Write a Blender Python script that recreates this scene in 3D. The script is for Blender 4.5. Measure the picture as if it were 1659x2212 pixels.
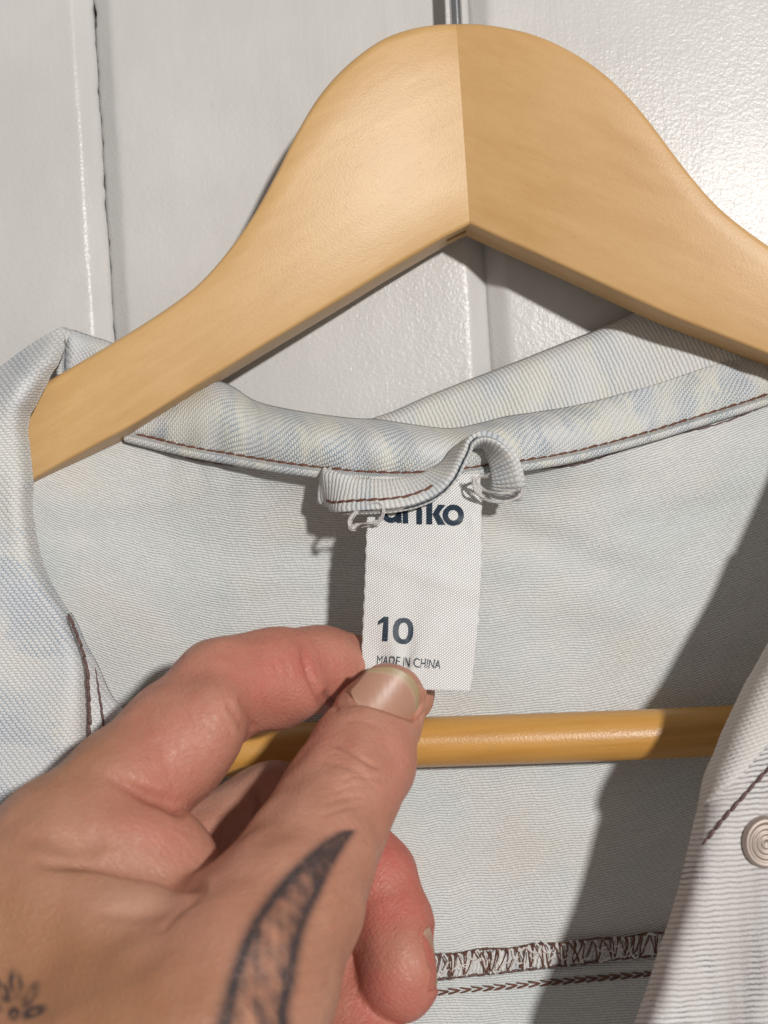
import bpy, math
import numpy as np

# ------------------------------------------------------------------ camera, world, lamp, exposure
SC = bpy.context.scene
for o in list(bpy.data.objects):
    bpy.data.objects.remove(o)
COL = SC.collection
F = 2700.0                       # focal length in photo pixels (photo taken as 1659 x 2212)
CXP, CYP = 829.5, 1106.0
ROLL = math.radians(3.6)
CR, SR = math.cos(ROLL), math.sin(ROLL)
CAMZ = 1500.0                    # camera height, mm


def P(px, py, D):
    """point (mm, world axes) seen at px,py and D mm in front of the lens"""
    px = np.asarray(px, float); py = np.asarray(py, float); D = np.asarray(D, float)
    cx = (px - CXP) / F * D
    cy = (CYP - py) / F * D
    return np.stack([cx * CR + cy * SR, D + 0 * cx, -cx * SR + cy * CR + CAMZ], -1)


def unP(v):
    x = v[..., 0]; z = v[..., 2] - CAMZ; D = v[..., 1]
    cx = x * CR - z * SR
    cy = x * SR + z * CR
    return cx / D * F + CXP, CYP - cy / D * F, D


cam_d = bpy.data.cameras.new("camera")
cam = bpy.data.objects.new("camera", cam_d)
COL.objects.link(cam)
from mathutils import Matrix, Vector
m = Matrix(((CR, SR, 0, 0), (0, 0, -1, 0), (-SR, CR, 0, CAMZ / 1000), (0, 0, 0, 1)))
cam.matrix_world = m
cam_d.sensor_fit = 'HORIZONTAL'
cam_d.sensor_width = 36.0
cam_d.lens = F / 1659.0 * 36.0
cam_d.clip_start = 0.01
cam_d.clip_end = 50
cam_d.dof.use_dof = True
cam_d.dof.focus_distance = 0.262
cam_d.dof.aperture_fstop = 26.0
SC.camera = cam

world = bpy.data.worlds.new("World")
SC.world = world
world.use_nodes = True
bg = world.node_tree.nodes["Background"]
bg.inputs[0].default_value = (1.0, 0.945, 0.89, 1)
bg.inputs[1].default_value = 0.235

lamp_d = bpy.data.lights.new("room_lamp", 'AREA')
lamp_d.shape = 'DISK'
lamp_d.size = 0.085
lamp_d.energy = 24.0
lamp_d.color = (1.0, 0.97, 0.935)
lamp = bpy.data.objects.new("room_lamp", lamp_d)
COL.objects.link(lamp)
_cx, _cy, _D = 540.0, 360.0, -1230.0
lp = Vector(((_cx * CR + _cy * SR) / 1000, _D / 1000, (-_cx * SR + _cy * CR + CAMZ) / 1000))
lamp.location = lp
lamp.rotation_euler = (Vector((0, 0.27, CAMZ / 1000)) - lp).to_track_quat('-Z', 'Y').to_euler()

SC.view_settings.view_transform = 'Standard'
SC.view_settings.look = 'None'
SC.view_settings.exposure = 0.0
SC.view_settings.gamma = 1.0
SC.render.engine = 'CYCLES'
SC.cycles.use_denoising = True
SC.cycles.max_bounces = 6

rng = np.random.default_rng(7)


# ------------------------------------------------------------------ helpers
def tag(o, label, cat=None, group=None, kind=None):
    if label: o["label"] = label
    if cat: o["category"] = cat
    if group: o["group"] = group
    if kind: o["kind"] = kind
    return o


def empty(name, loc_mm):
    o = bpy.data.objects.new(name, None)
    o.empty_display_size = 0.01
    o.location = Vector(np.asarray(loc_mm) / 1000)
    COL.objects.link(o)
    return o


def mesh_obj(name, V, Fc, mat, parent=None, uv=None, smooth=True, attrs=None):
    V = np.asarray(V, np.float64) / 1000.0
    org = np.array(parent.matrix_world.translation) if False else np.zeros(3)
    me = bpy.data.meshes.new(name)
    Fa = np.asarray(Fc) if not isinstance(Fc, list) else None
    if Fa is not None and Fa.ndim == 2:
        n = Fa.shape[1]
        me.vertices.add(len(V)); me.vertices.foreach_set("co", V.astype(np.float32).ravel())
        me.loops.add(Fa.size); me.loops.foreach_set("vertex_index", Fa.astype(np.int32).ravel())
        me.polygons.add(len(Fa))
        me.polygons.foreach_set("loop_start", (np.arange(len(Fa)) * n).astype(np.int32))
        me.polygons.foreach_set("loop_total", np.full(len(Fa), n, np.int32))
        me.update(calc_edges=True)
    else:
        me.from_pydata([tuple(v) for v in V], [], [tuple(int(i) for i in f) for f in Fc])
        me.update()
    me.validate()
    if uv is not None:
        l = me.uv_layers.new(name="UVMap")
        li = np.zeros(len(me.loops), np.int32); me.loops.foreach_get("vertex_index", li)
        l.data.foreach_set("uv", np.asarray(uv, np.float32)[li].ravel())
    if attrs:
        for k, a in attrs.items():
            at = me.attributes.new(k, 'FLOAT', 'POINT')
            at.data.foreach_set("value", np.asarray(a, np.float32))
    if smooth:
        me.polygons.foreach_set("use_smooth", np.ones(len(me.polygons), bool))
    if mat: me.materials.append(mat)
    o = bpy.data.objects.new(name, me)
    COL.objects.link(o)
    if parent is not None:
        o.parent = parent
        o.matrix_parent_inverse = Matrix.Translation(-parent.location) if parent.parent is None else \
            Matrix.Translation(-(parent.parent.location + 0 * parent.location)) if parent.type == 'EMPTY' else Matrix.Identity(4)
        if parent.type != 'EMPTY':
            o.matrix_parent_inverse = Matrix.Identity(4)
            # parts of a mesh part: the mesh part sits at identity in world space
    return o


def spline(pts, n, closed=False):
    """Catmull-Rom through pts (k,d), n samples, roughly even in arc length"""
    p = np.asarray(pts, float)
    if len(p) == 2:
        t = np.linspace(0, 1, n)[:, None]
        return p[0] * (1 - t) + p[1] * t
    if closed:
        q = np.vstack([p[-1], p, p[0], p[1]])
    else:
        q = np.vstack([2 * p[0] - p[1], p, 2 * p[-1] - p[-2]])
    out = []
    t = np.linspace(0, 1, 24, endpoint=False)[:, None]
    for i in range(1, len(q) - 2):
        a, b, c, d = q[i - 1], q[i], q[i + 1], q[i + 2]
        out.append(0.5 * (2 * b + (c - a) * t + (2 * a - 5 * b + 4 * c - d) * t ** 2 + (3 * b - a - 3 * c + d) * t ** 3))
    out.append(q[-2][None])
    o = np.vstack(out)
    s = np.concatenate([[0], np.cumsum(np.linalg.norm(np.diff(o, axis=0), axis=1))])
    u = np.linspace(0, s[-1], n)
    return np.stack([np.interp(u, s, o[:, k]) for k in range(o.shape[1])], 1)


def interp_fn(pts):
    """smooth y(x) through points sorted by x"""
    p = np.asarray(pts, float)
    s = spline(p, 400)
    return lambda x: np.interp(x, s[:, 0], s[:, 1])


def grid_faces(nr, nc):
    i = np.arange(nr - 1)[:, None] * nc + np.arange(nc - 1)[None]
    i = i.ravel()
    return np.stack([i, i + 1, i + nc + 1, i + nc], 1)


def grid_uv(G):
    """uv in mm measured along the sheet"""
    du = np.linalg.norm(np.diff(G, axis=1), axis=2)
    dv = np.linalg.norm(np.diff(G, axis=0), axis=2)
    u = np.concatenate([np.zeros((G.shape[0], 1)), np.cumsum(du, 1)], 1)
    v = np.concatenate([np.zeros((1, G.shape[1])), np.cumsum(dv, 0)], 0)
    return np.stack([u, v], -1)


def cloth(name, G, mat, parent, thick=0.9, uv=None, offset=0.0):
    nr, nc = G.shape[:2]
    if uv is None: uv = grid_uv(G)
    o = mesh_obj(name, G.reshape(-1, 3), grid_faces(nr, nc), mat, parent, uv.reshape(-1, 2))
    if thick:
        md = o.modifiers.new("thickness", 'SOLIDIFY')
        md.thickness = thick / 1000; md.offset = offset
    return o


def tube_arrays(path, rad, ns=8, closed=False):
    path = np.asarray(path, float); n = len(path)
    rad = np.broadcast_to(np.asarray(rad, float), (n,))
    T = np.gradient(path, axis=0)
    if closed:
        T = np.roll(path, -1, 0) - np.roll(path, 1, 0)
    T /= np.linalg.norm(T, axis=1, keepdims=True) + 1e-9
    up = np.array([0.13, -1, 0.21]); N = np.zeros_like(T)
    nrm = np.cross(T[0], np.cross(up, T[0])); nrm /= np.linalg.norm(nrm) + 1e-9
    for i in range(n):
        nrm = nrm - T[i] * np.dot(nrm, T[i]); nrm /= np.linalg.norm(nrm) + 1e-9
        N[i] = nrm
    B = np.cross(T, N)
    a = np.linspace(0, 2 * np.pi, ns, endpoint=False)
    V = path[:, None] + rad[:, None, None] * (np.cos(a)[None, :, None] * N[:, None] + np.sin(a)[None, :, None] * B[:, None])
    V = V.reshape(-1, 3)
    fs = []
    m_ = n if closed else n - 1
    for i in range(m_):
        j = (i + 1) % n
        for k in range(ns):
            k2 = (k + 1) % ns
            fs.append((i * ns + k, i * ns + k2, j * ns + k2, j * ns + k))
    return V, fs, ns, n


def tube(name, path, rad, mat, parent, ns=8, closed=False):
    V, fs, ns, n = tube_arrays(path, rad, ns, closed)
    if not closed:
        fs = fs + [tuple(range(ns))[::-1], tuple(range((n - 1) * ns, n * ns))]
    return mesh_obj(name, V, [tuple(f) for f in fs], mat, parent)


def stitch_row(name, path, length, rad, mat, parent, twist=0.35, gap=0.12, lift=0.0):
    """a row of sewn stitches: short fat thread pieces lying head to tail along path"""
    path = np.asarray(path, float)
    s = np.concatenate([[0], np.cumsum(np.linalg.norm(np.diff(path, axis=0), axis=1))])
    n = max(1, int(s[-1] / length))
    Vs, Fs, off = [], [], 0
    for i in range(n):
        a = (i + gap * 0.5 + rng.uniform(-.04, .04)) / n * s[-1]; b = (i + 1 - gap * 0.5 + 0.16) / n * s[-1]
        uu = np.linspace(a, b, 7)
        p = np.stack([np.interp(uu, s, path[:, k]) for k in range(3)], 1)
        t = np.linspace(-1, 1, 7)
        d = p[-1] - p[0]; d /= np.linalg.norm(d) + 1e-9
        side = np.cross(d, [0, 1, 0]); side /= np.linalg.norm(side) + 1e-9
        p = p + side * (t * rad * twist + rng.normal(0, rad * .12))[:, None]
        p[:, 1] -= lift + rad * 0.75 * (1 - t ** 4)
        r = rad * (0.45 + 0.55 * np.sqrt(np.clip(1 - t ** 2, 0, 1))) * rng.uniform(.88, 1.1)
        V, fs, ns, nn = tube_arrays(p, r, 6)
        fs = fs + [tuple(range(ns))[::-1], tuple(range((nn - 1) * ns, nn * ns))]
        Vs.append(V); Fs += [tuple(k + off for k in f) for f in fs]; off += len(V)
    return mesh_obj(name, np.vstack(Vs), Fs, mat, parent)


# ------------------------------------------------------------------ materials
class NT:
    def __init__(self, name):
        self.m = bpy.data.materials.new(name); self.m.use_nodes = True
        self.t = self.m.node_tree; self.n = self.t.nodes
        self.b = self.n["Principled BSDF"]; self.out = self.n["Material Output"]

    def _set(self, sock, v):
        if v is None: return
        if hasattr(v, 'is_output') or hasattr(v, 'links'):
            self.t.links.new(v, sock)
        else:
            try: sock.default_value = v
            except Exception:
                sock.default_value = (*v, 1) if len(v) == 3 else v

    def node(self, typ, ins=None, out=0, **props):
        nd = self.n.new(typ)
        for k, v in props.items(): setattr(nd, k, v)
        if ins:
            for k, v in ins.items(): self._set(nd.inputs[k], v)
        return nd.outputs[out]

    def math(self, op, a, b=None, c=None, clamp=False):
        nd = self.n.new('ShaderNodeMath'); nd.operation = op; nd.use_clamp = clamp
        self._set(nd.inputs[0], a); self._set(nd.inputs[1], b)
        if c is not None: self._set(nd.inputs[2], c)
        return nd.outputs[0]

    def uv(self):
        return self.node('ShaderNodeUVMap')

    def obj(self):
        return self.node('ShaderNodeTexCoord', out=3)

    def sep(self, v):
        nd = self.n.new('ShaderNodeSeparateXYZ'); self._set(nd.inputs[0], v); return nd.outputs

    def mapping(self, v, scale=(1, 1, 1), rot=(0, 0, 0), loc=(0, 0, 0)):
        return self.node('ShaderNodeMapping', {'Vector': v, 'Scale': scale, 'Rotation': rot, 'Location': loc})

    def noise(self, v, scale, detail=2, rough=.5, out=0, dist=0):
        return self.node('ShaderNodeTexNoise', {'Vector': v, 'Scale': scale, 'Detail': detail, 'Roughness': rough, 'Distortion': dist}, out)

    def mix(self, f, a, b, mode='MIX'):
        nd = self.n.new('ShaderNodeMix'); nd.data_type = 'RGBA'; nd.blend_type = mode
        self._set(nd.inputs[0], f)
        for i, v in ((6, a), (7, b)):
            if isinstance(v, tuple): v = (*v, 1) if len(v) == 3 else v
            self._set(nd.inputs[i], v)
        return nd.outputs[2]

    def ramp(self, f, lo, hi, a=0.0, b=1.0):
        return self.node('ShaderNodeMapRange', {'Value': f, 'From Min': lo, 'From Max': hi, 'To Min': a, 'To Max': b}, interpolation_type='SMOOTHSTEP')

    def bump(self, h, strength=1.0, dist=0.0002, normal=None):
        return self.node('ShaderNodeBump', {'Height': h, 'Strength': strength, 'Distance': dist, 'Normal': normal})

    def attr(self, name):
        nd = self.n.new('ShaderNodeAttribute'); nd.attribute_name = name; return nd.outputs['Fac']

    def fin(self, color=None, rough=.5, normal=None, **kw):
        if color is not None:
            if isinstance(color, tuple): color = (*color, 1) if len(color) == 3 else color
            self._set(self.b.inputs['Base Color'], color)
        self._set(self.b.inputs['Roughness'], rough)
        if normal is not None: self._set(self.b.inputs['Normal'], normal)
        for k, v in kw.items(): self._set(self.b.inputs[k.replace('_', ' ')], v)
        return self.m


def mat_paint():
    k = NT("gloss_white_paint"); v = k.obj()
    brush = k.noise(k.mapping(v, (1, 1, .05)), 700, 4, .6)
    brush2 = k.noise(k.mapping(v, (1, 1, .10)), 1500, 2, .5)
    peel = k.noise(v, 1350, 2, .55)
    lump = k.noise(k.mapping(v, (1, 1, .3)), 90, 2, .5)
    zone = k.ramp(k.noise(v, 18, 2, .5), .35, .65)                     # rolled areas against brushed ones
    dirt = k.noise(k.mapping(v, (1, 1, .6)), 30, 5, .65)
    scuff = k.ramp(k.noise(k.mapping(v, (1, 1, .22)), 420, 3, .6), .66, .74)
    scz = k.ramp(k.noise(v, 40, 2, .5), .52, .66)
    col = k.mix(k.ramp(dirt, .35, .75), (.545, .535, .52), (.605, .595, .58))
    col = k.mix(k.math('MULTIPLY', k.math('MULTIPLY', scuff, scz), .55), col, (.42, .40, .37))
    h = k.math('ADD', k.math('MULTIPLY', brush, k.math('SUBTRACT', .42, k.math('MULTIPLY', zone, .34))), k.math('ADD', k.math('MULTIPLY', peel, k.math('ADD', .30, k.math('MULTIPLY', zone, .42))), k.math('ADD', k.math('MULTIPLY', lump, 1.2), k.math('MULTIPLY', brush2, .08))))
    rg = k.math('ADD', .24, k.math('MULTIPLY', dirt, .08))
    return k.fin(col, rg, k.bump(h, .72, .00022), Specular_IOR_Level=.24, Coat_Weight=.0)


def mat_dark_gap():
    k = NT("dark_gap_behind_boards"); v = k.obj()
    return k.fin(k.mix(k.noise(v, 300), (.13, .095, .07), (.22, .17, .13)), .9)


def mat_wood(name, c1, c2, c3, rough=.52, axis_scale=(1, 1, 1), rot=(0, 0, 0), peel=.14, coat=.28, streak=.28):
    k = NT(name); v = k.obj()
    r = k.mapping(v, (1, 1, 1), rot)
    g = k.mapping(r, axis_scale)
    grain = k.noise(g, 420, 5, .7)
    long = k.noise(k.mapping(r, (.05, 1, 1)), 260, 3, .6, dist=.4)
    pores = k.ramp(k.noise(k.mapping(r, (.25, 1, 1)), 1700, 2, .6), .60, .72)
    broad = k.noise(v, 26, 3, .5)
    nick = k.ramp(k.noise(k.mapping(v, (1, 1, 1.7)), 130, 3, .6), .73, .77)
    col = k.mix(k.ramp(grain, .3, .72), c1, c2)
    col = k.mix(k.math('MULTIPLY', k.ramp(long, .38, .66), streak), col, tuple(x * y for x, y in zip(c1, (.83, .76, .62))))
    col = k.mix(k.math('MULTIPLY', k.ramp(broad, .35, .7), .5), col, c3)
    col = k.mix(k.math('MULTIPLY', pores, .10), col, (.30, .16, .055))
    col = k.mix(k.math('MULTIPLY', nick, .25), col, (.34, .19, .07))
    pl = k.noise(v, 2000, 2, .6)
    nrm = k.bump(k.math('ADD', pl, k.math('ADD', k.math('MULTIPLY', grain, .5), k.math('MULTIPLY', pores, -.2))), peel, .00022)
    return k.fin(col, rough, nrm, Specular_IOR_Level=.30, Coat_Weight=coat, Coat_Roughness=.33, Coat_Normal=nrm)


def denim(name, light, blue, cream, ang, pitch=0.92, blue_lo=.50, blue_hi=.72, groove=.55, hgt=.00022, dash=1.5, tint=(.50, .565, .63), pscale=1.0, zig=.16):
    """right side of washed twill: slanting ribs of braided yarn, paler, creamier and bluer patches"""
    k = NT(name); uv = k.uv(); s = k.sep(uv)
    wob = k.noise(k.mapping(uv, (.22, .22, .22)), 1.0, 2, .5)
    wob2 = k.noise(k.mapping(uv, (.9, .9, 1)), 1.0, 2, .5)
    ca, sa = math.cos(ang), math.sin(ang)
    across = k.math('ADD', k.math('MULTIPLY', s[0], ca), k.math('MULTIPLY', s[1], sa))
    along = k.math('SUBTRACT', k.math('MULTIPLY', s[1], ca), k.math('MULTIPLY', s[0], sa))
    tri = k.math('PINGPONG', k.math('DIVIDE', along, dash * pitch * .5), 1.0)
    ph = k.math('ADD', k.math('DIVIDE', across, pitch), k.math('ADD', k.math('MULTIPLY', wob, .7), k.math('ADD', k.math('MULTIPLY', wob2, .22), k.math('MULTIPLY', tri, zig))))
    fr = k.math('FRACT', ph)
    rib = k.math('SINE', k.math('MULTIPLY', fr, math.pi))
    yarn = k.noise(k.mapping(uv, (1.9, 1.9, 1)), 1.0, 3, .7)
    fuzz = k.noise(k.mapping(uv, (4.5, 4.5, 1)), 1.0, 2, .65)
    patch = k.noise(k.mapping(uv, (.13 * pscale, .05 * pscale, 1)), 1.0, 3, .6, dist=.5)
    patch2 = k.noise(k.mapping(uv, (.10 * pscale, .05 * pscale, 1), loc=(7, 3, 0)), 1.0, 2, .5)
    pb = k.ramp(patch, blue_lo, blue_hi)
    base = k.mix(k.ramp(patch2, .42, .62), light, cream)
    base = k.mix(k.math('MULTIPLY', pb, .50), base, tint)
    gr = k.math('SUBTRACT', 1.0, k.math('MULTIPLY', rib, k.math('ADD', .80, k.math('MULTIPLY', tri, .20))))
    gr = k.ramp(k.math('ADD', gr, k.math('MULTIPLY', k.math('SUBTRACT', yarn, .5), 1.1)), .20, .95)
    amt = k.math('MULTIPLY', gr, k.math('ADD', groove, k.math('MULTIPLY', pb, .55)), clamp=True)
    col = k.mix(amt, base, blue)
    col = k.mix(k.math('MULTIPLY', k.ramp(fuzz, .50, .78), .38), col, (.78, .77, .745))
    col = k.mix(k.math('MULTIPLY', k.ramp(fuzz, .50, .25), .22), col, blue)
    h = k.math('ADD', k.math('MULTIPLY', rib, k.math('ADD', .65, k.math('MULTIPLY', tri, .35))), k.math('MULTIPLY', k.math('ADD', yarn, fuzz), .55))
    return k.fin(col, .9, k.bump(h, .9, hgt), Sheen_Weight=.08, Sheen_Roughness=.5, Specular_IOR_Level=.2)


def denim_float(name, light, blue, cream, horiz, L=1.15, w=.46, shift=.33, groove=.45, blue_lo=.46, blue_hi=.62, tint=(.50, .565, .63), pscale=1.0, pw=(.13, .05)):
    """right side of washed twill: pale warp floats stepping over a blue ground"""
    k = NT(name); uv = k.uv()
    wob = k.noise(k.mapping(uv, (.18, .18, 1)), 1.0, 2, .5)
    jit = k.noise(k.mapping(uv, (1.1, 1.1, 1)), 1.0, 2, .6)
    s = k.sep(uv)
    al, ac = (s[0], s[1]) if horiz else (s[1], s[0])
    bb = k.math('ADD', k.math('DIVIDE', ac, w), k.math('ADD', k.math('MULTIPLY', wob, 1.6), k.math('MULTIPLY', jit, .32)))
    row = k.math('FLOOR', bb); fb = k.math('FRACT', bb)
    rnd = k.node('ShaderNodeTexWhiteNoise', {'W': row}, 0, noise_dimensions='1D')
    aa = k.math('ADD', k.math('DIVIDE', al, L), k.math('ADD', k.math('MULTIPLY', row, shift), k.math('ADD', k.math('MULTIPLY', jit, .40), k.math('MULTIPLY', rnd, .08))))
    fa = k.math('FRACT', aa)
    a = k.math('POWER', k.math('SINE', k.math('MULTIPLY', fa, math.pi)), .7)
    b = k.math('POWER', k.math('SINE', k.math('MULTIPLY', fb, math.pi)), .35)
    d = k.math('MULTIPLY', a, b)
    yarn = k.noise(k.mapping(uv, (2.4, 2.4, 1)), 1.0, 3, .7)
    fuzz = k.noise(k.mapping(uv, (5, 5, 1)), 1.0, 2, .65)
    patch = k.noise(k.mapping(uv, (pw[0] * pscale, pw[1] * pscale, 1)), 1.0, 3, .6, dist=.5)
    patch2 = k.noise(k.mapping(uv, (.10 * pscale, .05 * pscale, 1), loc=(7, 3, 0)), 1.0, 2, .5)
    pb = k.ramp(patch, blue_lo, blue_hi)
    base = k.mix(k.ramp(patch2, .42, .62), light, cream)
    base = k.mix(k.math('MULTIPLY', pb, .30), base, tint)
    gr = k.math('SUBTRACT', 1.0, d)
    gr = k.ramp(k.math('ADD', gr, k.math('MULTIPLY', k.math('SUBTRACT', yarn, .5), .8)), .22, .95)
    amt = k.math('MULTIPLY', gr, k.math('ADD', groove, k.math('MULTIPLY', pb, .60)), clamp=True)
    col = k.mix(amt, base, blue)
    col = k.mix(k.math('MULTIPLY', k.ramp(fuzz, .52, .78), .32), col, (.80, .79, .77))
    h = k.math('ADD', d, k.math('MULTIPLY', k.math('ADD', yarn, fuzz), .45))
    return k.fin(col, .9, k.bump(h, .9, .00022), Sheen_Weight=.08, Sheen_Roughness=.5, Specular_IOR_Level=.2)


def denim_inside(name, light, dark, rowp=0.56, dashl=1.35, ang=0.03):
    """wrong side of the twill: long pale weft floats tied down by small bright warp ticks"""
    k = NT(name); uv = k.uv()
    uvr = k.mapping(uv, (1, 1, 1), (0, 0, ang))
    wob = k.noise(k.mapping(uv, (.08, .08, 1)), 1.0, 2, .5)
    jit = k.noise(k.mapping(uv, (.9, 1.2, 1)), 1.0, 2, .6)
    s = k.sep(uvr)
    vv = k.math('ADD', k.math('DIVIDE', s[1], rowp), k.math('ADD', k.math('MULTIPLY', wob, 3.0), k.math('MULTIPLY', jit, .6)))
    row = k.math('FLOOR', vv); fv = k.math('FRACT', vv)
    uu = k.math('ADD', k.math('DIVIDE', s[0], dashl), k.math('ADD', k.math('MULTIPLY', row, -.22), k.math('MULTIPLY', jit, .7)))
    fu = k.math('FRACT', uu)
    a = k.math('SINE', k.math('MULTIPLY', fv, math.pi))
    tick = k.ramp(k.math('SINE', k.math('MULTIPLY', fu, math.pi)), .42, .12)
    yarn = k.noise(k.mapping(uv, (.5, 3.0, 1)), 1.0, 4, .75)
    slub = k.ramp(k.noise(k.mapping(uv, (.16, 1.4, 1)), 1.0, 2, .5), .60, .72)
    fuzz = k.noise(k.mapping(uv, (4, 4.5, 1)), 1.0, 2, .6)
    patch = k.noise(k.mapping(uv, (.03, .035, 1)), 1.0, 3, .55)
    pink = k.noise(k.mapping(uv, (.025, .04, 1), loc=(3, 9, 0)), 1.0, 2, .5)
    base = k.mix(k.ramp(patch, .38, .66), light, tuple(c * m_ for c, m_ in zip(light, (.88, .94, .95))))
    base = k.mix(k.math('MULTIPLY', k.ramp(pink, .50, .72), .7), base, tuple(c * m_ for c, m_ in zip(light, (1.0, .95, .89))))
    g = k.ramp(k.math('ADD', a, k.math('MULTIPLY', k.math('SUBTRACT', yarn, .5), 1.1)), .0, .70)
    col = k.mix(g, dark, base)
    col = k.mix(k.math('MULTIPLY', tick, .50), col, (.80, .80, .785))
    col = k.mix(k.math('MULTIPLY', slub, .30), col, (.78, .775, .76))
    col = k.mix(k.math('MULTIPLY', k.ramp(fuzz, .55, .80), .25), col, (.78, .775, .76))
    h = k.math('ADD', k.math('MULTIPLY', a, .8), k.math('ADD', k.math('MULTIPLY', tick, .55), k.math('MULTIPLY', k.math('ADD', yarn, fuzz), .4)))
    return k.fin(col, .92, k.bump(h, .8, .0002), Sheen_Weight=.08, Specular_IOR_Level=.2)


def mat_thread(name, c1, c2):
    k = NT(name); v = k.obj()
    n = k.noise(v, 2600, 2, .6)
    w = k.node('ShaderNodeTexWave', {'Vector': v, 'Scale': 900.0, 'Distortion': 3.0}, 1, bands_direction='DIAGONAL')
    col = k.mix(k.ramp(n, .35, .7), c1, c2)
    return k.fin(col, .7, k.bump(w, .5, .00012))


def mat_satin():
    k = NT("woven_satin_label"); uv = k.uv(); s = k.sep(uv)
    p = 0.45
    d = k.math('DIVIDE', k.math('ADD', k.math('MULTIPLY', s[0], .62), k.math('MULTIPLY', s[1], .78)), p)
    rib = k.math('POWER', k.math('SINE', k.math('MULTIPLY', k.math('FRACT', d), math.pi)), .6)
    row = k.math('FLOOR', d)
    al = k.math('FRACT', k.math('ADD', k.math('DIVIDE', k.math('SUBTRACT', k.math('MULTIPLY', s[1], .62), k.math('MULTIPLY', s[0], .78)), .55), k.math('MULTIPLY', row, .5)))
    kn = k.math('POWER', k.math('SINE', k.math('MULTIPLY', al, math.pi)), .6)
    h = k.math('MULTIPLY', rib, k.math('ADD', .45, k.math('MULTIPLY', kn, .55)))
    n = k.noise(k.mapping(uv, (.35, .35, 1)), 1.0, 2, .5)
    col = k.mix(h, (.58, .57, .555), (.92, .91, .895))
    nrm = k.bump(k.math('ADD', h, k.math('MULTIPLY', n, 1.2)), 1.0, .00018)
    return k.fin(col, .27, nrm, Specular_IOR_Level=1.0)


def mat_ink(name, c):
    k = NT(name); v = k.obj()
    sp = k.ramp(k.noise(v, 2600, 2, .5), .60, .72)
    return k.fin(k.mix(k.math('MULTIPLY', sp, .30), c, (.25, .28, .32)), .55)


def mat_metal(name, c, rough):
    k = NT(name); v = k.obj()
    n = k.noise(v, 1500, 2, .5)
    return k.fin(k.mix(n, tuple(x * .8 for x in c), c), rough, k.bump(n, .15, .0001), Metallic=1.0)


def mat_skin():
    k = NT("skin"); v = k.obj()
    red = k.attr("red"); tan_shade = k.attr("tan_shade"); pale = k.attr("pale"); ink = k.attr("ink"); crease = k.attr("crease")
    mott = k.noise(v, 140, 4, .6); mott2 = k.noise(v, 420, 3, .6); fine = k.noise(v, 1600, 2, .5)
    col = k.mix(k.ramp(mott, .35, .68), (.445, .215, .145), (.50, .262, .185))
    col = k.mix(k.math('MULTIPLY', tan_shade, .85), col, (.335, .163, .078))  # tanned skin, darkened further to paint shading on the hand's back
    col = k.mix(k.math('MULTIPLY', pale, .8), col, (.50, .290, .215))
    col = k.mix(k.math('MULTIPLY', red, k.math('MULTIPLY', k.ramp(mott, .25, .7, .62, 1.0), k.ramp(mott2, .25, .7, .75, 1.0))), col, (.475, .118, .093))
    col = k.mix(k.math('MULTIPLY', k.ramp(mott2, .50, .75), .18), col, (.42, .155, .105))
    col = k.mix(k.math('MULTIPLY', k.ramp(k.noise(v, 70, 3, .6), .52, .72), .18), col, (.45, .27, .17))
    col = k.mix(k.math('MULTIPLY', crease, .5), col, (.27, .085, .05))  # shade of the creases painted into the skin colour
    inkn = k.math('MULTIPLY', ink, k.ramp(k.noise(v, 600, 3, .6), .25, .6, .82, 1.0))
    col = k.mix(inkn, col, (.022, .022, .028))
    # fine lines of the skin
    vor = k.node('ShaderNodeTexVoronoi', {'Vector': k.mapping(v, (1, 1, 1.6)), 'Scale': 900.0}, 0, feature='DISTANCE_TO_EDGE')
    wv = k.node('ShaderNodeTexWave', {'Vector': k.mapping(v, (1, 1, 1), (0, .6, 0)), 'Scale': 330.0, 'Distortion': 6.0, 'Detail': 2.0, 'Detail Scale': 1.2}, 1)
    h = k.math('ADD', k.math('MULTIPLY', k.ramp(vor, 0, .25), .35), k.math('ADD', k.math('MULTIPLY', fine, .4), k.math('MULTIPLY', wv, .25)))
    h = k.math('ADD', h, k.math('MULTIPLY', mott2, .8))
    lines = k.ramp(k.noise(k.mapping(v, (1, 1, 1), (0, .55, 0)), 480, 3, .6, dist=1.5), .44, .56)
    wr = k.node('ShaderNodeTexWave', {'Vector': k.mapping(v, (1, 1, 1), (0, -.72, 0)), 'Scale': 420.0, 'Distortion': 9.0, 'Detail': 3.0, 'Detail Scale': 1.6}, 1)
    h = k.math('ADD', h, k.math('ADD', k.math('MULTIPLY', lines, .5), k.math('MULTIPLY', wr, k.math('MULTIPLY', red, .22))))
    pore = k.ramp(k.noise(v, 2600, 2, .5), .30, .46)
    h = k.math('ADD', h, k.math('MULTIPLY', pore, .45))
    nrm = k.bump(h, .42, .00022)
    rgh = k.ramp(k.noise(v, 700, 3, .6), .3, .7, .40, .62)
    k.b.subsurface_method = 'RANDOM_WALK'
    return k.fin(col, rgh, nrm, Subsurface_Weight=.25, Subsurface_Radius=(1.0, .36, .20), Subsurface_Scale=.0028, Specular_IOR_Level=.42)


def mat_nail():
    k = NT("nail"); tipv = k.attr("tip"); lun = k.attr("lunula")
    v = k.obj()
    col = k.mix(k.noise(v, 260, 2), (.40, .215, .150), (.44, .25, .175))
    col = k.mix(lun, col, (.47, .315, .225))
    col = k.mix(tipv, col, (.34, .265, .14))
    ridg = k.noise(k.mapping(v, (1, 1, .2), (0, -.55, 0)), 1400, 2, .5)
    return k.fin(col, .42, k.bump(ridg, .5, .0001), Subsurface_Weight=.25, Subsurface_Radius=(1, .5, .35), Subsurface_Scale=.001)


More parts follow.
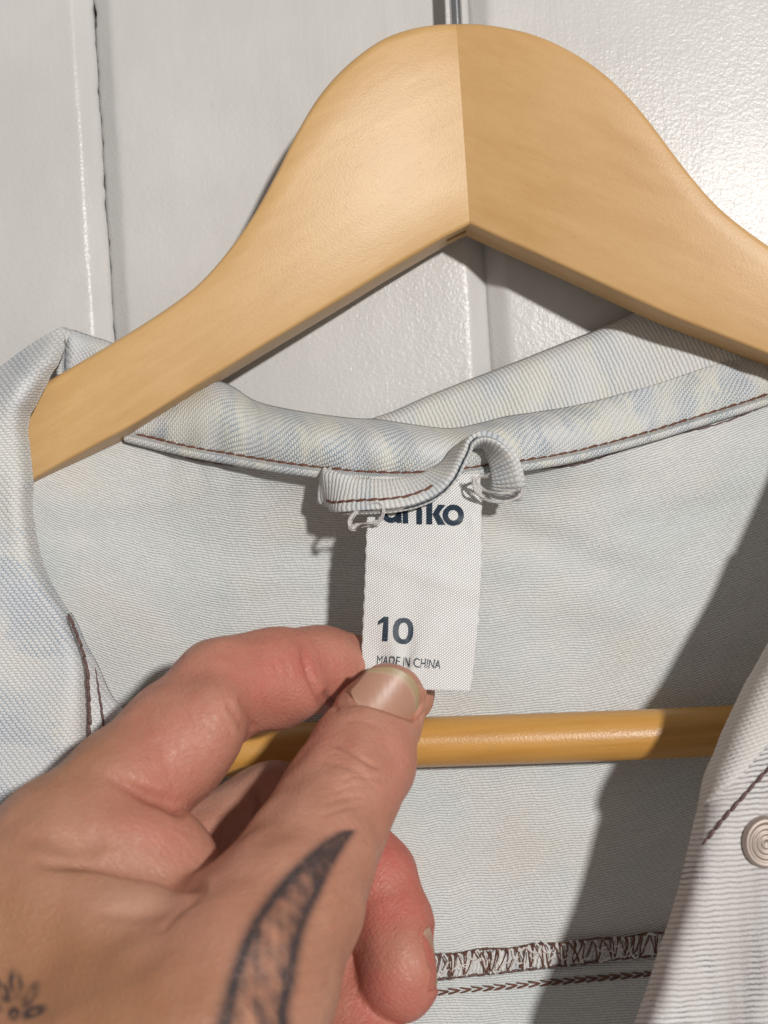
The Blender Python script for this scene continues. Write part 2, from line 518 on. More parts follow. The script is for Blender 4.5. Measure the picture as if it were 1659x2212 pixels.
M = {}
M['paint'] = mat_paint()
M['gap'] = mat_dark_gap()
M['woodL'] = mat_wood("varnished_beech", (.555, .335, .132), (.605, .378, .162), (.62, .395, .178), rot=(0, .5, 0), axis_scale=(.22, 1, 1))
M['woodR'] = mat_wood("varnished_beech_right", (.54, .318, .126), (.59, .358, .152), (.605, .378, .168), rot=(0, -.5, 0), axis_scale=(.22, 1, 1))
M['rod'] = mat_wood("varnished_dowel", (.54, .275, .062), (.59, .315, .080), (.58, .31, .08), rough=.40, axis_scale=(.08, 1, 1), peel=.26, coat=.5, streak=.95)
M['steel'] = mat_metal("chromed_steel", (.62, .63, .66), .16)
M['copper'] = mat_metal("tarnished_copper", (.56, .48, .43), .62)
M['denim_collar'] = denim_float("washed_denim_collar", (.70, .70, .69), (.23, .305, .39), (.73, .72, .64), False, L=1.15, w=.48, shift=.33, groove=.42)
M['denim_fall'] = denim("washed_denim_fall", (.70, .695, .68), (.37, .41, .45), (.73, .715, .65), -.12, pitch=.92, blue_lo=.50, blue_hi=.70, groove=.55, zig=.08, tint=(.60, .645, .69), pscale=.8)
M['denim_left'] = denim_float("washed_denim_left", (.70, .705, .71), (.32, .385, .455), (.735, .72, .68), True, L=1.3, w=.56, shift=-.33, groove=.50, blue_lo=.50, blue_hi=.64, pscale=.7, pw=(.06, .09))
M['denim_right'] = denim("washed_denim_right", (.635, .60, .585), (.28, .25, .24), (.70, .685, .68), 1.50, pitch=1.0, blue_lo=.48, blue_hi=.66, groove=.60, tint=(.70, .70, .71), dash=3.0, pscale=.9, zig=.08)
M['facing'] = denim("washed_denim_facing", (.67, .64, .615), (.45, .42, .40), (.69, .665, .63), 1.2, pitch=.7, blue_lo=.6, blue_hi=.8, groove=.3, zig=.08)
M['overlock'] = denim("raw_cut_denim", (.72, .71, .70), (.50, .49, .50), (.74, .73, .70), .2, pitch=.8, groove=.25, hgt=.0004)
M['denim_loop'] = denim("washed_denim_loop", (.66, .655, .64), (.31, .35, .40), (.69, .68, .64), .12, pitch=.85, blue_lo=.50, blue_hi=.66, groove=.40, zig=.1)
M['inside'] = denim_inside("denim_wrong_side", (.69, .69, .675), (.395, .40, .395))
M['thread'] = mat_thread("brown_thread", (.10, .038, .022), (.19, .080, .050))
M['thread_dark'] = mat_thread("dark_thread", (.10, .055, .05), (.19, .11, .10))
M['fuzz'] = mat_thread("frayed_cotton", (.54, .52, .50), (.66, .64, .62))
M['satin'] = mat_satin()
M['ink'] = mat_ink("navy_print", (.012, .027, .048))
M['skin'] = mat_skin()
M['nail'] = mat_nail()

# ------------------------------------------------------------------ wall of painted boards
WD = 290.0
backing_c = P(829, 1106, WD + 9)
wv = np.array([[-600, WD + 8.5, CAMZ - 620], [600, WD + 8.5, CAMZ - 620], [600, WD + 8.5, CAMZ + 620], [-600, WD + 8.5, CAMZ + 620],
               [-600, WD + 30, CAMZ - 620], [600, WD + 30, CAMZ - 620], [600, WD + 30, CAMZ + 620], [-600, WD + 30, CAMZ + 620]])
wall = mesh_obj("wall", wv, [(0, 1, 2, 3), (5, 4, 7, 6), (4, 0, 3, 7), (1, 5, 6, 2), (3, 2, 6, 7), (4, 5, 1, 0)], M['gap'], smooth=False)
tag(wall, "white gloss painted wall of upright tongue and groove boards", kind="structure")
xg1 = float(P(219, 380, WD)[0]); xg2 = float(P(1052, 622, WD)[0])
pitchw = xg2 - xg1
edges = [xg1 + pitchw * k for k in range(-5, 7)]


def nz(z, seed, amp, freqs=(.02, .07, .19, .45)):
    r = np.random.default_rng(seed); o = 0
    for f in freqs:
        o = o + math.sqrt(.02 / f) * np.sin(z * f * 2 * np.pi * r.uniform(.7, 1.3) + r.uniform(0, 6.28))
    return amp * o


def board(x0, x1, s0, s1):
    fine = abs(x0) < 200 or abs(x1) < 200
    z = np.linspace(CAMZ - 620, CAMZ + 620, 900 if fine else 60)
    dep, bw = 3.0, 4.3
    def edge(seed, crack):
        e = np.clip(nz(z, seed, .05) - .03, 0, 1) * crack * .7
        if crack > 1:   # flaking paint: short bites out of the arris
            r = np.random.default_rng(seed + 50)
            for _ in range(34):
                c = r.uniform(CAMZ + 20, CAMZ + 135); e = e + r.uniform(.05, .42) * np.exp(-((z - c) / r.uniform(.4, 1.5)) ** 2)
        return e
    e0 = edge(s0, 2.2 if s0 == 102 else .5); e1 = edge(s1, 1.6 if s1 == 101 else .5)
    w0 = nz(z, s0 + 7, .10); w1 = nz(z, s1 + 7, .10)
    # profile from back-left, over left bevel, face, right bevel, to back-right; arrises rounded
    cols = []
    lapL = -.09 if s0 == 102 else -.2; lapR = -.09 if s1 == 101 else -.2
    def c(x, d): cols.append(np.stack([x + 0 * z, WD + d + 0 * z, z], 1))
    c(x0 + .05 + e0 + lapL, 8.4); c(x0 + .05 + e0 + lapL, dep + .5); c(x0 + .12 + e0 + lapL, dep)
    for t in (.25, .5, .75): c(x0 + bw * t, dep * (1 - t) + w0 * .3)
    c(x0 + bw - .5 + w0, .42); c(x0 + bw + w0, .14); c(x0 + bw + .7 + w0, .02); c(x0 + bw + 1.6, 0)
    for t in (.1, .2, .35, .5, .65, .8, .9): c(x0 + (x1 - x0) * t, nz(z, int(s0 + t * 100), .03, (.01, .03)))
    c(x1 - bw - 1.6, 0); c(x1 - bw - .7 + w1, .02); c(x1 - bw + w1, .14); c(x1 - bw + .5 + w1, .42)
    for t in (.75, .5, .25): c(x1 - bw * t, dep * (1 - t) + w1 * .3)
    c(x1 - .12 - e1 - lapR, dep); c(x1 - .05 - e1 - lapR, dep + .5); c(x1 - .05 - e1 - lapR, 8.4)
    G = np.stack(cols, 1)
    Fc = grid_faces(len(z), G.shape[1])
    o = mesh_obj("board", G.reshape(-1, 3), Fc, M['paint'], wall)
    return o


seeds = {5: (101, 102)}
for k in range(len(edges) - 1):
    sL = 102 if k == 5 else 200 + k
    sR = 101 if k == 4 else 300 + k
    board(edges[k], edges[k + 1], sL, sR)

# ------------------------------------------------------------------ wooden hanger
hanger = empty("coat_hanger", P(1000, 500, 280))
tag(hanger, "varnished pale wooden coat hanger with a trouser bar inside the jacket", "coat hanger")
apexD = 274.0
XC = 1000.0


def hangD(px, py=484.0):
    ref = np.interp(px, [-1100, 75, 1014, 1659, 2900], [1640, 1034, 484, 765, 1300])
    return apexD - 10.8 * (1 - np.exp(-np.abs(px - (985 + (np.clip(py, 45, 484) - 45) / 439 * 29.5)) / 600.0)) - .05 * (ref - py) / 10.0


def arm(side, top, bot, mat, th=12.5):
    T = spline(top, 150); B = spline(bot, 150)
    nS = 150
    rt, rb = 2.2, .9      # rounding of the upper and lower arris
    sect = []
    for i in range(nS):
        f = i / (nS - 1)
        D = hangD(0.5 * (T[i, 0] + B[i, 0]))
        pt = P(T[i, 0], T[i, 1], hangD(T[i, 0], T[i, 1])); pb = P(B[i, 0], B[i, 1], hangD(B[i, 0], B[i, 1]))
        up = pt - pb; H = np.linalg.norm(up); up = up / H
        dy = np.array([0, 1.0, 0])
        ring = []
        bul = 0.25
        def pnt(h, d):           # h mm up from the lower edge, d mm back from the front face
            base = pb + up * h
            return base + dy * d
        def arc(hc, dc, r, a0, a1, n=5):
            for a in np.linspace(a0, a1, n):
                ring.append(pnt(hc + r * math.sin(a), dc - r * math.cos(a)))
        r1 = min(rt, H * .3); r2 = min(rb, H * .3)
        arc(r2, r2, r2, -math.pi / 2, 0)                       # lower front
        for t in (.2, .4, .6, .8): ring.append(pnt(r2 + (H - r1 - r2) * t, -bul * math.sin(t * math.pi)))
        arc(H - r1, r1, r1, 0, math.pi / 2)                    # upper front
        arc(H - r1, th - r1, r1, math.pi / 2, math.pi)
        for t in (.75, .5, .25): ring.append(pnt(r2 + (H - r1 - r2) * t, th))
        arc(r2, th - r2, r2, math.pi, 1.5 * math.pi)
        sect.append(ring)
    G = np.array(sect); n = G.shape[1]
    V = G.reshape(-1, 3); fs = []
    for i in range(nS - 1):
        for k in range(n):
            k2 = (k + 1) % n
            f = (i * n + k, (i + 1) * n + k, (i + 1) * n + k2, i * n + k2)
            fs.append(f if side < 0 else f[::-1])
    c0 = tuple(range(n)); c1 = tuple(range((nS - 1) * n, nS * n))
    fs += [c0 if side < 0 else c0[::-1], c1[::-1] if side < 0 else c1]
    o = mesh_obj("arm", V, fs, mat, hanger)
    for k in (-1, -2): o.data.polygons[k].use_smooth = False
    return o


topL = [(985, 45), (940, 47), (880, 58), (820, 82), (750, 134), (690, 200), (640, 282), (595, 372), (545, 462), (490, 540), (425, 612), (345, 672), (240, 738), (100, 820), (-150, 962), (-500, 1170), (-900, 1420), (-1090, 1560)]
botL = [(1014.5, 484), (960, 512), (900, 547), (830, 588), (750, 637), (640, 703), (540, 763), (430, 830), (290, 916), (200, 965), (75, 1034), (-150, 1168), (-500, 1372), (-900, 1592), (-1100, 1640)]
topR = [(985, 45), (1030, 45), (1085, 52), (1150, 67), (1215, 94), (1280, 133), (1340, 183), (1395, 244), (1450, 317), (1505, 388), (1565, 452), (1659, 524), (1800, 612), (2200, 812), (2700, 1060), (2900, 1200)]
botR = [(1014.5, 484), (1080, 514), (1150, 545), (1240, 586), (1340, 632), (1450, 682), (1560, 726), (1659, 765), (1850, 842), (2250, 1010), (2700, 1215), (2900, 1300)]
aL = arm(-1, topL, botL, M['woodL'])
aR = arm(1, topR, botR, M['woodR'])
aL["label"] = "left arm of the hanger with a glossy patch beside the centre joint"
aR["label"] = "right arm of the hanger, plainer face beyond the centre joint"
# narrow slots left open in the underside beside the joint
def cut_slot(o, a, b, d0, d1, deep):
    pa = P(a[0], a[1], hangD(a[0])); pb = P(b[0], b[1], hangD(b[0]))
    al = (pb - pa) / np.linalg.norm(pb - pa); up = np.cross(al, [0, 1, 0]); up = up if up[2] > 0 else -up
    V = []
    for e in (pa, pb):
        for hh in (-2.0, deep):
            for dd in (d0, d1):
                V.append(e + up * hh + np.array([0, dd, 0]))
    c = mesh_obj("cutter", V, [(0, 1, 3, 2), (4, 6, 7, 5), (0, 4, 5, 1), (2, 3, 7, 6), (0, 2, 6, 4), (1, 5, 7, 3)], None, smooth=False)
    md = o.modifiers.new("slot", 'BOOLEAN'); md.operation = 'DIFFERENCE'; md.object = c; md.solver = 'EXACT'
    dg = bpy.context.evaluated_depsgraph_get(); dg.update()
    me = bpy.data.meshes.new_from_object(o.evaluated_get(dg))
    o.modifiers.clear(); o.data = me
    bpy.data.objects.remove(c)


cut_slot(aR, (1019, 486), (1070, 509), 4.6, 7.4, 5.0)
cut_slot(aL, (1011, 486), (968, 508), 4.6, 7.4, 5.0)
for o in (aL, aR): o.data.set_sharp_from_angle(angle=math.radians(38))
# trouser bar
rodpath = spline(np.array([P(-1040, 1655, 268), P(300, 1630, 267), P(829, 1606, 266.6), P(1590, 1577, 266.6), P(2880, 1500, 268)]), 90)
rod = tube("trouser_bar", rodpath, 5.3, M['rod'], hanger, ns=40)
# hook
hp = [P(986.5, 75, 281), P(985.5, 40, 281), P(983.5, 0, 281), P(981, -60, 281), P(975, -180, 281)]
c = P(905, -330, 281)
hk = spline(np.array(hp + [P(1010, -260, 281), P(1050, -370, 281), P(1010, -480, 281), P(920, -520, 281), P(830, -470, 281), P(800, -380, 281)]), 120)
hook = tube("hook", hk, 1.42, M['steel'], hanger, ns=16)

# ------------------------------------------------------------------ denim jacket
jacket = empty("denim_jacket", P(829, 1500, 280))
tag(jacket, "pale washed denim jacket seen from inside the collar, hung on the wooden hanger", "jacket")

seam = interp_fn([(-700, 640), (-300, 760), (-60, 850), (120, 895), (300, 944), (400, 968), (500, 988), (600, 1004), (700, 1018), (800, 1028), (900, 1030), (1000, 1022), (1100, 1008), (1150, 1001), (1250, 982), (1400, 942), (1500, 911), (1659, 862), (1900, 780), (2400, 640)])
seamD = interp_fn([(-700, 262), (-60, 279), (150, 280), (300, 279), (450, 274), (600, 268), (750, 264), (900, 262.5), (1050, 264), (1200, 268), (1350, 273), (1500, 277), (1659, 280), (1900, 280), (2400, 272)])


def panelD(x, y):
    t = y - seam(x)
    d0 = seamD(x)
    deep = 275.0 + 0 * x
    deep = deep - 7.0 * np.exp(-((x - 20) / 130.0) ** 2) - 6 * (x < -100) * np.clip((-100 - x) / 500, 0, 1)
    d = d0 + (deep - d0) * (1 - np.exp(-(np.clip(t, 0, None) / 75.0)))
    # the trouser bar presses on the cloth
    ry = 1627 - (x - 500) * .0413
    d = d + 1.0 * np.exp(-((y - ry) / 90.0) ** 2) * 0 - np.clip((y - ry - 150) / 500, 0, 1) * 2.0
    # folds drawn by the pulled label
    d = d + 1.7 * np.exp(-(((y - 1165) - .32 * (x - 1150)) / 45.0) ** 2) * np.exp(-((x - 1180) / 170.0) ** 2)
    d = d - 1.0 * np.exp(-(((y - 1280) - .22 * (x - 1200)) / 60.0) ** 2) * np.exp(-((x - 1230) / 230.0) ** 2)
    d = d - 1.1 * np.exp(-(((y - 1330) + .5 * (x - 300)) / 90.0) ** 2) * np.exp(-((x - 330) / 200.0) ** 2)
    d = d + .7 * np.sin(x / 150.0 + y / 260.0) * np.clip(t / 200, 0, 1) + .4 * np.sin(x / 61.0 - y / 170.0 + 2) * np.clip(t / 200, 0, 1)
    d = d + (.28 * np.sin(y / 19.0 + 2.2 * np.sin(x / 170.0 + y / 300.0)) * (.5 + .5 * np.sin(x / 97.0 + y / 61.0)) + .35 * np.sin(y / 41.0 - x / 210.0)) * np.exp(-np.clip(t - 150, 0, None) / 330.0) * np.clip(t / 60, 0, 1)
    d = d + np.exp(-np.clip(t, 0, None) / 45.0) * (.30 * np.sin(x / 13.0 + 2 * np.sin(x / 71.0)) + .25 * np.sin(x / 29.0 + 1))
    d = d + .35 * np.sin(x / 20.0 + 1.7 * np.sin(x / 83.0)) * np.exp(-((y - (2090 - (x - 935) * .1)) / 45.0) ** 2)
    return d


xs = np.linspace(-650, 2350, 700); ts = np.concatenate([np.linspace(-18, 260, 70), np.linspace(268, 1900, 160)])
X, Tt = np.meshgrid(xs, ts)
Y = seam(X) + Tt
G = P(X, Y, panelD(X, Y))
back = cloth("back_panel", G, M['inside'], jacket, .9)
back["label"] = "pale grey inside of the jacket back"

# collar stand, in front at the neck
ctop = interp_fn([(270, 905), (380, 850), (440, 826), (475, 828), (505, 842), (545, 868), (600, 884), (680, 898), (760, 908), (820, 911), (900, 923), (975, 930), (1040, 918), (1095, 904), (1170, 893), (1260, 877), (1400, 838), (1500, 805), (1659, 752), (1900, 660), (2300, 520)])
cbot = interp_fn([(270, 932), (300, 940), (400, 964), (500, 982), (600, 999), (700, 1012), (800, 1021), (900, 1022), (1000, 1013), (1100, 1000), (1150, 993), (1250, 974), (1400, 934), (1500, 903), (1659, 853), (1900, 770), (2300, 630)])
xs = np.linspace(275, 2250, 330); tt = np.linspace(0, 1, 40)
X, Tt = np.meshgrid(xs, tt)
Y = ctop(X) * (1 - Tt) + cbot(X) * Tt
w = np.clip((1380 - X) / 330, 0, 1)           # rolled upper edge fades out to the right
roll = 8.5 * np.exp(-Tt / .20) * w
ed = -2.2 * np.sin(np.clip(Tt, 0, 1) * np.pi) ** .8
wave = .55 * np.sin(X / 26.0 + 3 * np.sin(X / 140.0)) * np.exp(-((Tt - .45) / .3) ** 2) + .35 * np.sin(X / 15.0 + 2 * np.sin(X / 67.0)) * Tt ** 3 + .8 * np.sin(X / 37.0 + 1.5 * np.sin(X / 90)) * np.exp(-((X - 560) / 130.0) ** 2) * (1 - Tt)
DD = seamD(X) - 2.2 + roll + ed * (.4 + .6 * w) + wave + (1 - w) * (1 - Tt) * 3.0
stand = cloth("collar_stand", P(X, Y, DD), M['denim_collar'], jacket, 1.1)
stand["label"] = "blue-mottled collar band above the brown seam"

# collar fall behind it on the right
ftop = interp_fn([(560, 985), (700, 945), (800, 910), (850, 893), (920, 862), (1000, 830), (1100, 792), (1200, 752), (1300, 712), (1385, 674), (1480, 632), (1600, 575), (1800, 470), (2300, 260)])
xs = np.linspace(580, 2250, 220); tt = np.linspace(0, 1, 40)
X, Tt = np.meshgrid(xs, tt)
yb = np.maximum(cbot(X) - 15, ftop(X) + 8)
Y = ftop(X) * (1 - Tt) + yb * Tt
DD = 283.5 - 6.5 * Tt ** 1.2 + 4.0 * np.exp(-Tt / .05)
DD = np.minimum(DD, 288.5)
DD = np.maximum(DD, seamD(X) + 1.5 * (1 - Tt) + .8)
DD = DD + .5 * np.sin(X / 70 + Tt * 2) + .35 * np.sin(X / 24 + 2 * np.sin(X / 90) + Tt * 3) * Tt
fall = cloth("collar_fall", P(X, Y, DD), M['denim_fall'], jacket, 1.1)
fall["label"] = "cream ribbed collar rising behind the right arm of the hanger"

# bound edge of the band, and the seam threads
xs = np.linspace(272, 2200, 420)
yb = cbot(xs) + 11
pth = P(xs, yb, seamD(xs) - 3.2)
V, fs, ns, n = tube_arrays(pth, 1.15, 10)
uvb = np.stack([np.repeat(np.arange(n) * .55, ns), np.tile(np.arange(ns) * .7, n)], 1)
binding = mesh_obj("seam_edge", V, np.array(fs), M['denim_collar'], jacket, uv=uvb)
binding["label"] = "narrow rolled edge between the two brown threads"
xs = np.linspace(292, 1720, 300)
stitch_row("stitching", P(xs, cbot(xs) + 0, seamD(xs) - 3.1), 2.45, .42, M['thread'], jacket)
xs = np.linspace(284, 905, 200)
stitch_row("stitching", P(xs, seam(xs) + 14 + 5 * np.sin(xs / 55), panelD(xs, seam(xs) + 14) - .9), 3.2, .27, M['thread_dark'], jacket)
xs = np.linspace(1130, 1720, 200)
stitch_row("stitching", P(xs, seam(xs) + 15 + 5 * np.sin(xs / 47), panelD(xs, seam(xs) + 15) - .9), 3.4, .22, M['thread_dark'], jacket)

# left collar lobe behind the hanger
LT = spline([(118, 735), (135, 722), (152, 716), (180, 725), (205, 733), (240, 745), (300, 775), (380, 820)], 60)
LB = spline([(128, 812), (140, 815), (165, 822), (190, 830), (230, 840), (270, 850), (320, 880), (390, 920)], 60)
tt = np.linspace(0, 1, 26)[:, None, None]
q = LT[None] * (1 - tt) + LB[None] * tt
DD = 281 + 5.5 * np.exp(-tt[..., 0] / .10) + 3.5 * np.exp(-((q[..., 0] - 140 - 0) / 9.0) ** 2) + 1.0 * np.sin(q[..., 0] / 22)
DD = np.minimum(DD, 288.6)
lobe = cloth("collar", P(q[..., 0], q[..., 1], DD), M['denim_left'], jacket, 1.1)
lobe["label"] = "end of the collar tucked behind the left arm of the hanger"

# left front with its turned edge
edge = [(150, 713), (141, 735), (137, 757), (127, 786), (111, 806), (100, 828), (86, 852), (75, 874), (64, 893), (60, 912), (58, 940), (62, 962), (65, 993), (68, 1023), (70, 1053), (67, 1080), (71, 1127), (85, 1202), (105, 1254), (131, 1301), (153, 1333), (162, 1362), (176, 1395), (191, 1440), (196, 1495), (198, 1560), (197, 1640), (190, 1750), (180, 1900), (165, 2150), (150, 2500), (140, 2900)]
E = spline(edge, 330)
outer = [(127, 711), (79, 741), (40, 769), (0, 799), (-60, 842), (-150, 905), (-300, 1010), (-480, 1140), (-600, 1300), (-640, 1600), (-650, 2100), (-650, 2900)]
O = spline(outer, 330)
nc = 90
ss = np.linspace(0, 1, nc) ** 1.7
Q = E[:, None] * (1 - ss[None, :, None]) + O[:, None] * ss[None, :, None]
dist = np.linalg.norm(Q - E[:, None], axis=2)
disto = np.linalg.norm(Q - O[:, None], axis=2)
rowi = np.linspace(0, 1, 330)[:, None]
base = 252.0 - 7.0 * np.clip((Q[..., 1] - 900) / 900, 0, 1)
topness = np.exp(-((Q[..., 1] - 715) / 85.0) ** 2)
base = base + 18 * topness                                     # goes back over the hanger at the top
DD = base + 7.5 * np.exp(-(dist / 20.0) ** 1.6) + 13.0 * np.exp(-(disto / 34.0) ** 1.5) * np.clip((1300 - Q[..., 1]) / 300, 0, 1)
DD = DD - 3.0 * np.exp(-((dist - 38) / 30.0) ** 2) * np.exp(-((Q[..., 1] - 820) / 110.0) ** 2)
DD = DD + 1.2 * np.sin(Q[..., 1] / 75.0 + Q[..., 0] / 60.0) * np.clip(dist / 60, 0, 1) + 1.0 * np.sin(Q[..., 1] / 43.0 - Q[..., 0] / 33.0) * np.clip(dist / 60, 0, 1) * np.exp(-((Q[..., 1] - 900) / 250.0) ** 2)
G = P(Q[..., 0], Q[..., 1], DD)
uvl = np.stack([Q[..., 0] / 10.4, Q[..., 1] / 10.4], -1)
left = cloth("front_panel", G, M['denim_left'], jacket, 1.1, uv=uvl)
left["label"] = "left front of the jacket turned over the hanger arm"

# facing strip below the left edge
FE = spline([(150, 1325), (165, 1352), (182, 1392), (206, 1434), (236, 1500), (262, 1535), (285, 1580), (300, 1650), (300, 1800), (290, 2000)], 80)
FI = spline([(110, 1330), (130, 1356), (150, 1395), (165, 1440), (172, 1500), (175, 1560), (175, 1650), (170, 1760), (160, 1850), (150, 2000)], 80)
tt = np.linspace(0, 1, 16)[None, :, None]
Q = FI[:, None] * (1 - tt) + FE[:, None] * tt
DD = 252.5 - 4 * np.clip((Q[..., 1] - 1300) / 600, 0, 1) + 6 * tt[..., 0] ** 2
fac = cloth("facing", P(Q[..., 0], Q[..., 1], DD), M['denim_left'], jacket, .9, uv=np.stack([Q[..., 0] / 10.4, Q[..., 1] / 10.4], -1))
def facD(x, y):
    fe = np.interp(y, FE[:, 1], FE[:, 0]); fi = np.interp(y, FI[:, 1], FI[:, 0])
    return 252.5 - 4 * np.clip((y - 1300) / 600, 0, 1) + 6 * np.clip((x - fi) / (fe - fi), 0, 1) ** 2


pp = spline([(150, 1326), (160, 1354), (175, 1393), (188, 1440), (192, 1495), (194, 1560), (192, 1660)], 90)
stitch_row("stitching", P(pp[:, 0], pp[:, 1], 249.9 - 3.2 * np.clip((pp[:, 1] - 1330) / 330, 0, 1)), 2.2, .38, M['thread_dark'], jacket, gap=0)
pp = spline([(204, 1436), (209, 1465), (215, 1500), (221, 1540), (228, 1600), (230, 1660)], 60)
stitch_row("stitching", P(pp[:, 0], pp[:, 1], facD(pp[:, 0], pp[:, 1]) - .75), 2.4, .28, M['thread_dark'], jacket, gap=0)

# right front with lapel facing
redge = [(2150, 420), (1985, 640), (1900, 820), (1850, 980), (1790, 1140), (1720, 1290), (1641, 1437), (1620, 1472), (1602, 1508), (1585, 1544), (1565, 1586), (1549, 1629), (1531, 1668), (1519, 1710), (1508, 1757), (1496, 1810), (1481, 1877), (1467, 1931), (1446, 2002), (1425, 2062), (1407, 2123), (1386, 2183), (1360, 2260), (1330, 2400), (1310, 2600), (1300, 2900)]
E = spline(redge, 300)
rout = [(2380, 460), (2400, 700), (2400, 1000), (2400, 1400), (2400, 1800), (2400, 2200), (2400, 2900)]
O = spline(rout, 300)
ss = np.linspace(0, 1, 110) ** 1.6
Q = E[:, None] * (1 - ss[None, :, None]) + O[:, None] * ss[None, :, None]
dist = np.linalg.norm(Q - E[:, None], axis=2)
crease = interp_fn([(1000, 2600), (1490, 1775), (1520, 1745), (1538, 1728), (1556, 1711), (1592, 1682), (1620, 1647), (1659, 1604), (1800, 1440), (2100, 1100)])
below = Q[..., 1] - crease(Q[..., 0])                          # >0 under the facing's edge
rD = 236.0 - 9.0 * np.clip((Q[..., 1] - 1400) / 800, -.6, 1)
DD = rD + 7.0 * np.exp(-(dist / 22.0) ** 1.3) - 1.6 / (1 + np.exp(np.clip(below / 5.0, -40, 40))) - 3.0 * np.clip(dist / 250, 0, 1)
DD = DD + 1.3 * np.sin(Q[..., 0] / 48.0 + Q[..., 1] / 160.0) * np.clip(dist / 80, 0, 1) * np.clip(below / 200, 0, 1) + 26 * np.clip((900 - Q[..., 1]) / 500, 0, 1)
G = P(Q[..., 0], Q[..., 1], DD)
right = cloth("front_panel", G, M['denim_right'], jacket, 1.2, uv=np.stack([Q[..., 0] / 11.8, Q[..., 1] / 11.8], -1))
right["label"] = "right front of the jacket with its lapel edge and metal stud"
fy = np.linspace(1120, 1752, 120)
ex = np.interp(fy, E[:, 1], E[:, 0])
fx = np.interp(fy, [1000, 1100, 1270, 1440, 1604, 1647, 1682, 1711, 1728, 1757], [2200, 2100, 1950, 1800, 1659, 1620, 1592, 1556, 1538, 1512])
fx = np.convolve(np.pad(fx, 5, mode='edge'), np.ones(11) / 11, 'valid'); fx = ex + (np.maximum(fx, ex + 1) - ex) * np.clip((1752 - fy) / 60, 0, 1) ** .6 + 1.5
tt = np.linspace(0, 1, 24)[None]
X = (ex - 3)[:, None] * (1 - tt) + fx[:, None] * tt; Y = fy[:, None] + 0 * X
lD = 236.0 - 9.0 * np.clip((Y - 1400) / 800, -.6, 1) + 7.0 * np.exp(-((X - ex[:, None] + 3) * .85 / 22.0) ** 1.3) - 3.0 * np.clip((X - ex[:, None]) / 250, 0, 1) - 2.9 + 3.4 * np.clip((Y - 1700) / 52, 0, 1) ** 2 + .5 * tt ** 6 + .3 * np.sin(Y / 31)
lap = cloth("lapel_facing", P(X, Y, lD), M['facing'], jacket, 1.0, uv=np.stack([X / 11.8, Y / 11.8], -1))
lap["label"] = "smooth pale facing along the right lapel edge"
pp = spline([(1489, 1863), (1513, 1831), (1549, 1785), (1585, 1743), (1617, 1707), (1659, 1661), (1720, 1590)], 60)


def right_D(px, py):
    k = np.argmin((Q[..., 0].ravel()[None] - np.atleast_1d(px)[:, None]) ** 2 + (Q[..., 1].ravel()[None] - np.atleast_1d(py)[:, None]) ** 2, axis=1)
    return DD.ravel()[k]


dthr = right_D(pp[:, 0], pp[:, 1])
dthr = np.convolve(np.pad(dthr, 4, mode='edge'), np.ones(9) / 9, 'valid')
stitch_row("stitching", P(pp[:, 0], pp[:, 1], dthr - .75), 2.3, .33, M['thread_dark'], jacket)
# stud
cst = P(1652, 1818, float(right_D(1652, 1818)[0]) - .4)
prof = [(0, -1.0), (.45, -.95), (.6, -1.25), (.95, -1.25), (1.1, -1.0), (1.35, -1.0), (1.5, -1.3), (1.85, -1.3), (2.0, -1.05), (2.3, -1.05), (2.45, -1.35), (2.8, -1.35), (2.95, -1.1), (3.25, -1.1), (3.45, -1.45), (3.95, -1.5), (4.3, -1.25), (4.5, -.7), (4.5, .3), (4.2, .6)]
ns = 48; V = []; fs = []
for (r, h) in prof:
    a = np.linspace(0, 2 * np.pi, ns, endpoint=False)
    V.append(np.stack([cst[0] + r * np.cos(a) * .96, cst[1] + h + 0 * a + .10 * r * np.cos(a), cst[2] + r * np.sin(a) * 1.06], 1))
for i in range(len(prof) - 1):
    for k in range(ns):
        k2 = (k + 1) % ns
        fs.append((i * ns + k, (i + 1) * ns + k, (i + 1) * ns + k2, i * ns + k2))
stud = mesh_obj("stud", np.vstack(V), np.array(fs), M['copper'], jacket)
stud["label"] = "round copper stud with concentric rings on the right front"

# yoke seam low on the back: overlocked edge and chain stitch
xs = np.linspace(700, 1560, 200)
ytop = 2068 - (xs - 935) * .098; ybo = 2116 - (xs - 935) * .110
tt = np.linspace(0, 1, 10)
X, Tt = np.meshgrid(xs, tt)
Y = (2066 - (X - 935) * .098) * (1 - Tt) + (2118 - (X - 935) * .110) * Tt + 2.2 * np.sin(X / 17.0) * (1 - Tt)
DD = panelD(X, Y) - 1.3 - .5 * np.sin(Tt * np.pi) - .25 * np.sin(X / 13.0)
ov = cloth("overlocked_edge", P(X, Y, DD), M['overlock'], jacket, .7)
ov["label"] = "raw seam edge overlocked with brown thread"
X, Tt = np.meshgrid(xs, np.linspace(0, 1, 8))
Y = (2112 - (X - 935) * .110) * (1 - Tt) + (2300 - (X - 935) * .09) * Tt
yk = cloth("yoke_seam_allowance", P(X, Y, panelD(X, Y) - .75), M['inside'], jacket, .5, uv=np.stack([X / 10., Y / 10.], -1))
